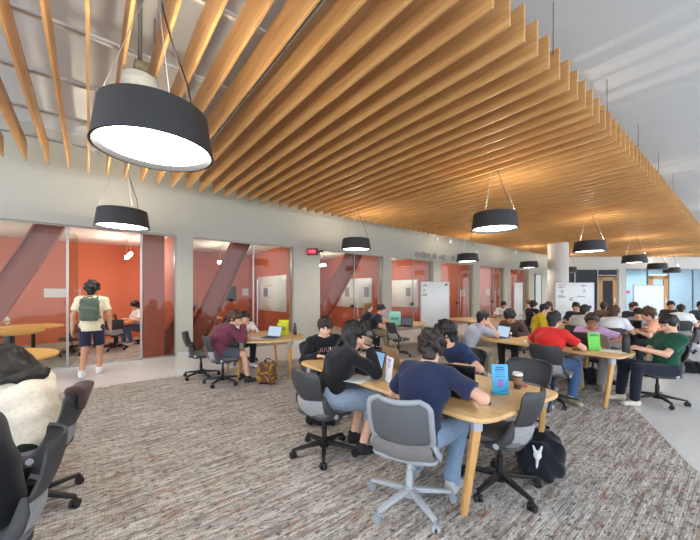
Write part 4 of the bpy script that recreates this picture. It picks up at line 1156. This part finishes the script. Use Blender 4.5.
# behind the glass
person('boy in white t-shirt and jeans seated inside the glazed room', -12.25, 1.25, (.35, -1), lean=10, head=(0, 20), wr=(.14, .36, .80), wl=(-.14, .36, .80), shirt=(228, 226, 224), pants=(84, 104, 136), hair='messy', hc='black', h=.010, face_detail=True, al=(-.12, .30, .085))
person('student in white at the left edge inside the glazed room', -12.75, -2.05, (.85, .5), lean=12, head=(0, 12), shirt=(226, 222, 216), pants=(140, 142, 146), hair='short', hc='black', h=.011)
wk_ = person('young man in cream t-shirt and dark shorts walking away with a backpack', -8.1, .03, (-.85, .12), pz=.92, lean=3, head=(-14, 4), hands='hang', wr=(.27, .06, .86), wl=(-.27, -.04, .86), er=(.5, -1, 0), el=(-.5, -1, 0), shirt=(222, 208, 178), pants=(40, 44, 62), plen='short', shoe=(226, 226, 226),
       hair='messy', hc='black', sk='tan', h=.0085, kr=(.10, .16, .50), kl=(-.09, -.04, .48), ar=(.10, .12, .085), al=(-.09, -.34, .13), tr=(0, 1), tl=(0, 1))
wk_.scale = (1.06, 1.06, 1.06)
# ------------------------------------------------------------------ bags
def softbag(name, label, x, y, rz, half, m, h=.008, z=0, folds=.012, extra=None, tilt=0, cat='backpack', top=.5):
    r = empty(name, (x, y, z), rz, label, cat)
    H = half[2]
    f = Field((-half[0]-.1, -half[1]-.12, -.02), (half[0]+.1, half[1]+.14, 2*H+.1), h)
    R = rx(math.radians(tilt))
    def post(d, q): return d+.35*np.maximum(0, q[2]/H)**2*half[0]*top
    f.rbox((0, 0, H), half, min(half)*.7, R, 0, post=post)
    f.rbox((0, half[1]*.9, H*.62), (half[0]*.72, half[1]*.45, H*.48), min(half)*.35, R, .015)
    f.folds(folds, 42, sum(map(ord, label)) % 99); f.clip_plane((0, 0, .003), (0, 0, -1))
    f.build('bag_body', m, r)
    for s in (-1, 1):
        MB().tube([R@np.array([s*half[0]*.45, -half[1]*.9, 1.85*H-H])+np.array([0, 0, H]), R@np.array([s*half[0]*.55, -half[1]*1.6, .3*H])+np.array([0, 0, H]), R@np.array([s*half[0]*.62, -half[1]*1.1, -.6*H])+np.array([0, 0, H])], .022, 8, .4).build('shoulder_strap', M['black'], r)
    tp = R@np.array([0, -half[1]*.3, H*.95])+np.array([0, 0, H])
    MB().tube([tp+np.array([-.05, 0, -.02]), tp+np.array([-.03, 0, .012]), tp+np.array([.03, 0, .012]), tp+np.array([.05, 0, -.02])], .009, 8).build('grab_handle', M['black'], r)
    zz = R@np.array([0, half[1]*1.36, 0])+np.array([0, 0, H*.98])
    if extra: extra(r, half, R)
    return r
BLK = fabric('black_nylon', (28, 30, 36))
def charm(r, half, R):
    c = np.array([.03, half[1]*1.52, half[2]*1.05]); wm = mat('white_charm', (214, 218, 220), rough=.6)
    f = Field(c-.14, c+.14, .006)
    f.ell(c, (.032, .018, .038), None, .01); f.cone(c+np.array([-.018, 0, .03]), c+np.array([-.032, 0, .075]), .012, .009, .01); f.cone(c+np.array([.018, 0, .03]), c+np.array([.03, 0, .07]), .012, .009, .01)
    f.cone(c-np.array([0, 0, .03]), c-np.array([-.006, 0, .12]), .013, .010, .01)
    f.build('charm', wm, r)
    MB().tube([c+np.array([0, -.01, .06]), c+np.array([.01, -.02, .12])], .004, 6).build('charm_cord', BLK, r)
bx, by = at(545, 484)
softbag('backpack', 'black backpack with a white charm on the carpet beside the foreground table', bx-.10, by+.14, rzf((.45, -.9))+0, (.18, .12, .225), BLK, extra=charm, tilt=20, top=1.9, folds=.026)
PAT = mat('patterned_bag', (122, 66, 44), rough=.85, var=.95, scale=16)
nt = PAT.node_tree; cr = [n for n in nt.nodes if n.type == 'VALTORGB'][0]
for p, c in ((.42, (176, 132, 40)), (.50, (96, 34, 44)), (.58, (70, 62, 40))):
    e = cr.color_ramp.elements.new(p); e.color = lin(c)
cr.color_ramp.elements[0].color = lin((58, 34, 30)); cr.color_ramp.elements[-1].color = lin((150, 110, 50))
bx, by = at(267, 383)
softbag('backpack', 'small brown and gold patterned backpack on the carpet by the maroon sweater student', bx, by, rzf((.75, -.7)), (.165, .10, .215), PAT, tilt=12, top=1.8, folds=.016)
bx, by = at(318, 428)
softbag('shoulder_bag', 'low black and tan bag on the carpet under the denim shorts student', bx-.08, by+.1, .8, (.18, .10, .085), BLK, cat='bag')
bx, by = at(580, 384)
softbag('backpack', 'black backpack lying under the green sign table', bx, by+.1, .5, (.24, .18, .16), BLK, tilt=-10)
bx, by = at(687, 372)
softbag('duffel_bag', 'black bag on the pale floor at right behind the green t-shirt student', bx, by, .4, (.26, .14, .13), BLK, cat='bag')
def worn(r, half, R): pass
w0 = wk_.location; fx = Vector((-.85, .12)).normalized()
r = softbag('backpack', 'grey green backpack worn by the walking young man', w0.x-fx.x*.22, w0.y-fx.y*.22, rzf((-fx.x, -fx.y)), (.15, .09, .23), fabric('sage_nylon', (86, 98, 84)), z=1.07, folds=.006)
sm_ = fabric('sage_strap', (60, 72, 66))
for s in (-1, 1):
    MB().tube([(s*.09, -.05, .40), (s*.10, -.20, .46), (s*.105, -.31, .40), (s*.12, -.34, .25), (s*.15, -.24, .10), (s*.14, -.08, .05)], .022, 8, .35).build('shoulder_strap', sm_, r)
# jacket hung over the chair of the woman in cream
f = Field((-.32, -.5, .5), (.32, -.15, 1.0), .009)
f.econe((-.15, -.30, .885), (.05, -.305, .885), (.05, .03), (.05, .03), (0, 1, 0), .03); f.econe((-.09, -.265, .87), (-.10, -.225, .66), (.08, .02), (.09, .018), (1, 0, 0), .03); f.econe((-.09, -.345, .87), (-.08, -.32, .74), (.08, .02), (.07, .018), (1, 0, 0), .03)
f.folds(.010, 30, 4)
jk = f.build('draped_jacket', fabric('brown_jacket', (74, 56, 52))); jk.location = (-3.38, -.33, 0); jk.rotation_euler.z = rzf((-.25, -.97))
tag(jk, 'brown jacket draped over the chair back of the woman in cream', 'jacket')
# ------------------------------------------------------------------ things on the tables
ZT_ = .741
def ttop(u, v): return at(u, v, ZT_)
def sign(name, label, x, y, rz, w, hgt, col, deep, z=ZT_, lines=5, pic=None, cat='table sign'):
    r = empty(name, (x, y, z), rz, label, cat)
    tl = Matrix.Rotation(math.radians(-7), 3, 'X')
    MB().box((0, 0, hgt/2), (w, .012, hgt), tl, .002).build('sign_card', mat('sign_%d_%d_%d' % col, col, rough=.35, var=.03, scale=5), r)
    MB().box((0, .012, .004), (w, .07, .006), None, .002).build('stand_foot', glassmat('acrylic', (232, 240, 244)), r)
    mb = MB(); rr = random.Random(len(label)); nrm = tl @ Vector((0, -1, 0))
    up = tl @ Vector((0, 0, 1)); c0 = tl @ Vector((0, 0, 0)) + Vector((0, 0, hgt/2))
    for i in range(lines):
        ww = w*rr.uniform(.4, .78); c = c0+up*(hgt*(.40-.075*i))+nrm*.0066
        mb.box(c, (ww, .0012, hgt*(.05 if i < 2 else .022)), tl)
    mb.build('printed_lines', mat('print_%d_%d_%d' % deep, deep, rough=.5), r)
    if pic:
        MB().box(c0-up*hgt*.12+nrm*.0066, (w*.34, .0012, hgt*.26), tl).build('printed_picture', mat('print_%d_%d_%d' % pic, pic, rough=.5, var=.2, scale=60), r)
        MB().beam(c0-up*hgt*.47-Vector((w*.48, 0, 0))+nrm*.0068, c0-up*hgt*.33+Vector((w*.48, 0, 0))+nrm*.0068, .0012, hgt*.06, up=nrm).build('printed_band', mat('print_%d_%d_%d' % deep, deep), r)
    return r
x, y = ttop(500, 394); sign('table_sign', 'upright bright blue card sign near the coffee cup on the foreground table', x, y, rzf((-.72, .65)), .135, .25, (74, 176, 220), (44, 96, 156), pic=(150, 120, 190))
x, y = ttop(594, 350); sign('table_sign', 'bright green card sign in front of the woman in lilac', x, y, rzf((-.72, .7)), .17, .26, (104, 206, 70), (34, 110, 40), lines=2)
x, y = ttop(389, 382); sign('table_sign', 'white printed card standing by the laptop of the denim shorts student', x, y, rzf((.35, 1)), .13, .24, (226, 224, 232), (150, 120, 160))
x, y = ttop(482, 320.5); sign('table_sign', 'small white card on the empty table by the glazed doors', x, y, rzf((-.7, .7)), .15, .28, (232, 232, 230), (190, 190, 190), lines=3)
x, y = at(694, 331, ZT_)
# yellow and mint boxes
def openbox(label, x, y, rz, w, d, hgt, col):
    r = empty('paper_box', (x, y, ZT_), rz, label, 'box')
    MB().box((0, 0, hgt/2), (w, d, hgt), None, .004).build('box_body', mat('box_%d_%d_%d' % col, col, rough=.6, var=.04), r)
    MB().box((0, -d/2-.001, hgt*.55), (w*.7, .003, hgt*.3)).build('box_print', mat('boxp_%d_%d_%d' % col, tuple(int(c*.72) for c in col), rough=.6, var=.3, scale=40), r)
    MB().beam((-w/2, d/2, hgt), (-w/2, d/2+.03, hgt+.06), w*.02+.002, .004).box((0, d/2+.01, hgt+.025), (w*.96, .004, .06), Matrix.Rotation(-.4, 3, 'X')).build('box_flap', mat('box_%d_%d_%d' % col, col), r)
x, y = ttop(283, 335); openbox('bright yellow green box on the table with the rounded end', x, y, rzf((-.7, .7)), .21, .10, .25, (214, 214, 40))
x, y = ttop(395, 324.5); openbox('mint green paper box on the table by the glass', x, y, rzf((-.6, .8)), .30, .14, .30, (150, 214, 190))
# bottles and cups
x, y = ttop(626, 352.6); r = empty('water_bottle', (x, y, ZT_), 0, 'tall black bottle at the end of the green sign table', 'bottle')
MB().lathe([(0, 0), (.044, 0), (.047, .01), (.047, .20), (.040, .225), (0, .225)], 28).build('bottle_body', mat('matte_black_steel', (36, 38, 42), rough=.45), r)
MB().lathe([(0, .225), (.041, .225), (.041, .262), (.035, .268), (0, .268)], 28).build('bottle_cap', M['black'], r)
x, y = ttop(295, 334.5); r = empty('water_bottle', (x, y, ZT_), 0, 'dark slim bottle right of the yellow box', 'bottle')
MB().lathe([(0, 0), (.036, 0), (.038, .01), (.038, .15), (.018, .19), (.018, .2), (0, .2)], 20).build('bottle_body', mat('brown_bottle', (58, 40, 34), rough=.3), r)
MB().lathe([(0, .2), (.021, .2), (.021, .235), (0, .235)], 20).build('bottle_cap', M['black'], r)
def cup(label, x, y, sc=1.0, cold=False):
    r = empty('coffee_cup', (x, y, ZT_), 0, label, 'cup')
    MB().lathe([(0, 0), (.029*sc, 0), (.041*sc, .125*sc), (.039*sc, .125*sc), (0, .12*sc)], 32).build('paper_cup', mat('cup_dark', (74, 62, 58), rough=.6) if not cold else M['white'], r)
    MB().lathe([(.0335*sc, .045*sc), (.0352*sc, .045*sc), (.0405*sc, .105*sc), (.0385*sc, .105*sc), (.0335*sc, .045*sc)], 32).build('cup_sleeve', mat('kraft_sleeve', (150, 112, 82), rough=.85, var=.08), r)
    MB().lathe([(.0435*sc, .120*sc), (.0435*sc, .130*sc), (.039*sc, .145*sc), (.036*sc, .146*sc), (.034*sc, .140*sc), (0, .140*sc)], 32).build('cup_lid', M['white'], r)
x, y = ttop(517.5, 388.5); cup('paper coffee cup with white lid and brown sleeve behind the blue sign', x, y)
x, y = ttop(510, 338.5); cup('small white cup near the glowing laptop of the grey t-shirt student', x, y, .8, True)
x, y = ttop(524, 387); tag(MB().box((0, 0, .012), (.055, .035, .022), None, .006).build('snack_bar', mat('red_brown_wrapper', (168, 92, 74), rough=.4), loc=(x, y, ZT_), rz=.6), 'small reddish snack lying beside the coffee cup', 'snack')
x, y = ttop(486, 401.5); r = empty('phone', (x, y, ZT_), .5, 'phone lying flat on the foreground table near the blue sign', 'phone')
MB().box((0, 0, .0045), (.072, .148, .008), None, .003).build('phone_body', mat('phone_black', (26, 26, 30), rough=.3), r); MB().box((0, 0, .0092), (.066, .14, .001)).build('phone_screen', mat('phone_screen', (120, 122, 128), rough=.1), r)
x, y = ttop(474, 400); tag(MB().sphere((0, 0, .012), (.032, .024, .012)).build('earbud_case', M['white'], loc=(x, y, ZT_)), 'small white earbud case beside the phone', 'earbud case')
x, y = ttop(577, 351.5); tag(MB().tube([(-.06, .0, .02), (-.03, .03, .02), (.0, 0, .02), (.03, .03, .02), (.06, 0, .02)], .008, 8).build('sunglasses', M['black'], loc=(x, y, ZT_)), 'folded dark glasses lying left of the green sign', 'glasses')
def paper(label, x, y, rz, w=.21, d=.297, n=1, z=ZT_):
    tag(MB().box((0, 0, .002*n), (w, d, .003*n)).build('paper_sheet', mat('paper_white', (238, 236, 232), rough=.8, var=.02), loc=(x, y, z), rz=rz, smooth=0), label, 'paper')
x, y = ttop(531, 343); paper('white sheet of paper left of the red shirt student', x-.05, y+.15, .6)
x, y = ttop(610, 352); paper('pale papers on the table between green sign and black bottle', x, y+.1, .3, .3, .25, 2)
x, y = ttop(254, 338.5); paper('white sheets in front of the maroon sweater student', x, y+.05, .8, .3, .3, 2)
x, y = ttop(362, 380); paper('white sheet under the hand of the denim shorts student', x-.05, y, .4)
# laptops
SB = emit('screen_blue_page', (150, 196, 232), .40); SW = emit('screen_white_page', (205, 224, 246), .42)
laptop(-2.66, 2.34, ZT_, (.05, 1), 'laptop with light blue page before the denim shorts student', 105, SB, (60, 60, 64))
laptop(-2.62, 2.86, ZT_, (-.2, -1), 'tan backed laptop seen from behind, of the navy polo boy', 100, None, (178, 152, 122), 1.05)
laptop(-1.62, 2.42, ZT_, (-.35, 1), 'black laptop in front of the navy t-shirt student', 100, mat('screen_dark', (14, 16, 20), rough=.2), (24, 24, 27))
x, y = ttop(270, 338); laptop(x, y, ZT_, (-.45, .9), 'slim silver laptop with pale blue screen by the yellow box', 110, SW, (110, 118, 128))
x, y = ttop(405, 326.5); laptop(x, y, ZT_, (-.4, 1), 'open black laptop next to the mint green box', 100, mat('screen_dark', (14, 16, 20), rough=.2), (22, 22, 24), 1.05)
x, y = ttop(497, 338); laptop(x, y, ZT_, (.4, .9), 'laptop with glowing white page before the grey t-shirt student', 105, SW, (120, 122, 126), 1.05)
laptop(-3.05, 6.55, ZT_, (.15, -1), 'dark laptop back with a small sticker, of the brown jacket student', 100, None, (70, 60, 58), 1.05)
x, y = ttop(581, 347); laptop(x, y, ZT_, (.1, -1), 'dark laptop back left of the green sign', 100, None, (52, 46, 46), 1.15)
x, y = ttop(634, 346.5); laptop(-1.36, 6.28, ZT_, (-.8, -.6), 'thin laptop in front of the green t-shirt student', 100, None, (150, 146, 150), .95)
laptop(-1.62, 9.45, ZT_, (-1, -.15), 'dark laptop of the peach t-shirt student', 105, None, (46, 56, 70), 1.1)
laptop(-1.8, 9.6, ZT_, (.1, 1), 'laptop before the white t-shirt student beyond the green sign', 105, None, (90, 66, 50), 1.1)
laptop(-2.9, 9.9, ZT_, (.2, -1), 'white backed laptop of the student facing us at the marked whiteboard', 100, None, (214, 212, 210))
laptop(-12.4, .75, ZT_, (-.3, -1), 'silver laptop on the pale table inside the glazed room', 105, None, (130, 132, 136))
laptop(-2.3, 13.4, ZT_, (0, 1), 'dark laptop on the farthest table at right', 105, None, (40, 40, 44), 1.1)
# ------------------------------------------------------------------ whiteboards
WB = mat('whiteboard_white', (222, 224, 222), rough=.25, var=.01)
MK = mat('marker_ink', (52, 52, 62), rough=.5); MR = mat('marker_red', (150, 60, 66), rough=.5)
def rolling_board(label, u0, u1, vt, x, y, yaw, w, z0, z1, marks=0):
    r = empty('rolling_whiteboard', (x, y, 0), yaw, label, 'whiteboard', 'standing whiteboards on wheels')
    MB().box((0, 0, (z0+z1)/2), (w, .03, z1-z0), None, .004).build('board_panel', WB, r)
    fr = MB()
    for s in (-1, 1):
        fr.box((s*(w/2+.012), 0, (z0+z1)/2), (.024, .04, z1-z0+.04)); 
    fr.box((0, 0, z1+.01), (w+.05, .04, .02)).box((0, 0, z0-.01), (w+.05, .04, .02))
    fr.build('board_frame', M['lgrey'], r)
    for s in (-1, 1):
        MB().box((s*(w/2-.06), 0, z0/2+.05), (.04, .04, z0-.08), None, .004).box((s*(w/2-.06), 0, .075), (.05, .55, .035), None, .006).build('stand_leg', M['lgrey'], r)
        for q in (-1, 1): MB().bar((s*(w/2-.06)-.015, q*.25, .03), (s*(w/2-.06)+.015, q*.25, .03), .03, n=16).build('caster', M['black'], r)
    rr = random.Random(marks)
    def scrib(cx, cz, ww, hh, n, m):
        mb = MB()
        for i in range(n):
            a = rr.uniform(.3, 1)*ww; mb.box((cx+rr.uniform(-.1, .1)*ww, -.0165, cz-i*hh), (a, .002, hh*.45))
        mb.build('marker_writing', m, r)
    if marks == 1: scrib(-w*.36, z1-.10, .22, .045, 2, MK); scrib(-w*.40, z1-.28, .07, .05, 3, MK); scrib(-w*.36, z1-.46, .2, .045, 2, MK); MB().bar((w*.4, -.015, z1-.1), (w*.4, -.03, z1-.1), .05, n=16).build('magnet', mat('olive_magnet', (112, 110, 60)), r)
    if marks == 2:
        scrib(-w*.36, z1-.08, .34, .05, 3, MR); scrib(-w*.33, z1-.3, .14, .06, 3, MK); scrib(-w*.36, z1-.52, .36, .04, 3, MK)
        scrib(w*.25, z1-.10, .40, .04, 2, MK); scrib(w*.25, z1-.28, .12, .05, 3, MK); scrib(w*.2, z1-.55, .7, .03, 2, MK); scrib(-w*.1, z1-.62, .2, .05, 3, MK)
        MB().box((w*.28, -.05, z0+(z1-z0)*.40), (.45, .07, .12), None, .03).build('eraser_tray', M['black'], r)
    return r
bx1, by1 = (-6.9, 9.0)
def bpos(u, d): return (FW[0]*d+RT[0]*(u-350)/FOC*d, FW[1]*d+RT[1]*(u-350)/FOC*d)
d = 12.2; x, y = bpos(435, d); rolling_board('plain rolling whiteboard standing before the glazed wall with a few notes', 421, 449, 282, x, y, YAW+.05, 28/FOC*d, .35, EYE+11/FOC*d, 1)
d = 13.6; x, y = bpos(574.5, d); rolling_board('rolling whiteboard covered in marker notes in front of the round column', 555, 593, 283, x, y, YAW, 38/FOC*d, .35, EYE+10/FOC*d, 2)
d = 15.5; x, y = bpos(648.5, d); rolling_board('blank rolling whiteboard at right before the second wooden door', 634, 663, 285.5, x, y, YAW, 29.5/FOC*d, .35, EYE+7.5/FOC*d, 0)
d = 14.5; x, y = bpos(518.3, d); rolling_board('narrow pale rolling whiteboard seen edge on by the far glazed doors', 514, 522, 283, x, y, YAW-.2, 7.5/FOC*d, .35, EYE+10/FOC*d, 0)
# boards on the orange partitions inside the rooms
def part_board(i, u0, u1, v0, v1, label, pics=0):
    Y = part_y[i]-.075
    xa, xb = on_y(u0, Y), on_y(u1, Y); z1 = zat((xa+xb)/2, Y, v0); z0 = zat((xa+xb)/2, Y, v1)
    r = empty('mounted_whiteboard', ((xa+xb)/2, Y, (z0+z1)/2), 0, label, 'whiteboard', 'whiteboards on the orange partitions')
    w = abs(xb-xa)
    MB().box((0, 0, 0), (w, .03, z1-z0), None, .005).build('board_panel', WB, r)
    if pics:
        MB().box((-w*.2, -.017, .05), (w*.16, .003, .34)).build('pinned_print', mat('grey_print', (110, 112, 118), rough=.6, var=.5, scale=20), r)
        mb = MB()
        for k in range(3): mb.box((-w*.12, -.017, .30-.5*k*.9), (w*(.3-.05*k), .003, .015))
        mb.build('marker_writing', MR, r)
    return r
part_board(1, 258.5, 286.5, 276, 311, 'white wall board with a grey print in the second glazed room', 1)
part_board(2, 332, 372, 279, 307, 'long white wall board on the orange partition right of the lit red sign', 0)
part_board(3, 392, 418, 280, 307, 'white wall board seen left of the plain rolling whiteboard', 0)
# papers and monitor in the rooms
def note(label, x, y, z, w, hgt, ax, col=(226, 228, 232), nm='paper_notice', cat='notice'):
    o = MB().box((0, 0, 0), (.006, w, hgt) if ax == 'x' else (w, .006, hgt)).build(nm, mat('note_%d_%d_%d' % col, col, rough=.7, var=.06, scale=30), loc=(x, y, z), smooth=0)
    tag(o, label, cat)
def on_back(u, v): 
    X = XB+.006; Y = on_x(u, X); return X, Y, zat(X, Y, v)
x, y, z = on_back(55, 293); note('white notice on the orange wall left of the walking young man', x, y, z, .52, .28, 'x')
x, y, z = on_back(246, 292); note('white notice on the orange wall left of the framed wall board', x, y, z, .34, .3, 'x')
x, y, z = on_back(224, 291); r = empty('mounted_monitor', (x+.05, y, z-.1), 0, 'dark monitor on the orange wall behind the diagonal brace', 'monitor'); MB().box((0, 0, 0), (.05, 1.0, .62), None, .01).build('monitor_case', M['black'], r); MB().box((.026, 0, 0), (.003, .95, .56)).build('monitor_screen', mat('screen_off', (18, 19, 22)), r)
for i, (u, v, lab) in enumerate(((347, 292, 'small grey notice on the white board right of the red sign, left one'), (366.5, 292, 'small grey notice on the white board right of the red sign, right one'), (408, 292, 'small grey notice on the board left of the plain rolling whiteboard'))):
    k = 2 if i < 2 else 3; Y = part_y[k]-.10; X = on_y(u, Y); note(lab, X, Y, zat(X, Y, v), .3, .42, 'y', (140, 144, 148))
for i, (u, v, k, lab) in enumerate(((448, 293, 4, 'pale paper on the fifth glazed room partition beside the door lock'), (463, 293, 4, 'pale paper right of the door lock on the fifth glazed room'), (488, 292, 5, 'pale paper on the sixth glazed room partition, left one'), (500, 292, 5, 'pale paper on the sixth glazed room partition, right one'))):
    Y = part_y[k]-.07; X = on_y(u, Y); note(lab, X, Y, zat(X, Y, v), .26, .4, 'y', (196, 186, 170))
# pink round sticker and colourful poster by the blue glass
p = bw(627.5, zb(292), -.05); o = MB().bar((0, 0, 0), (-FW[0]*.01, -FW[1]*.01, 0), .13, n=24).build('round_sticker', mat('pink_sticker', (226, 96, 150), rough=.5), loc=p); tag(o, 'pink round sticker on the blue glass left of the second wooden door', 'sticker')
p = bw(678, zb(294), 1.5); o = MB().box((0, 0, 0), (1.7, .04, 1.1), RB).build('mounted_picture', mat('mural_green', (120, 150, 110), rough=.6, var=.9, scale=2.2), loc=p); tag(o, 'muted green and grey picture behind the blue glass at the far right', 'picture')
# ------------------------------------------------------------------ light, world, camera
w = bpy.data.worlds.new('World'); bpy.context.scene.world = w; w.use_nodes = True
w.node_tree.nodes['Background'].inputs[0].default_value = lin((216, 225, 238)); w.node_tree.nodes['Background'].inputs[1].default_value = 2.0
def area(name, loc, rot, sx, sy, p, c):
    d = bpy.data.lights.new(name, 'AREA'); d.shape = 'RECTANGLE'; d.size = sx; d.size_y = sy; d.energy = p; d.color = lin(c)[:3]
    o = bpy.data.objects.new(name, d); C.objects.link(o); o.location = loc; o.rotation_euler = rot; return o
# unseen area lamp added to brighten the room behind the blue glass
cc = bw(690, 3.5, 2.0); area('far_room_fill', cc, (0, 0, YAW), 8, 1.2, 300, (242, 246, 250))
cam = bpy.data.cameras.new('Camera'); co = bpy.data.objects.new('Camera', cam); C.objects.link(co)
co.location = (0, 0, EYE); co.rotation_euler = (PI/2, 0, YAW)
cam.sensor_fit = 'HORIZONTAL'; cam.sensor_width = 36; cam.lens = FOC/700*36; cam.shift_y = (HZ-270)/700; cam.clip_start = .02
sc = bpy.context.scene; sc.camera = co
sc.view_settings.view_transform = 'Standard'; sc.view_settings.look = 'None'; sc.view_settings.gamma = 1; sc.view_settings.use_curve_mapping = False
sc.view_settings.exposure = 1.12
sc.cycles.use_denoising = True; sc.cycles.max_bounces = 8; sc.cycles.diffuse_bounces = 4; sc.cycles.transparent_max_bounces = 16
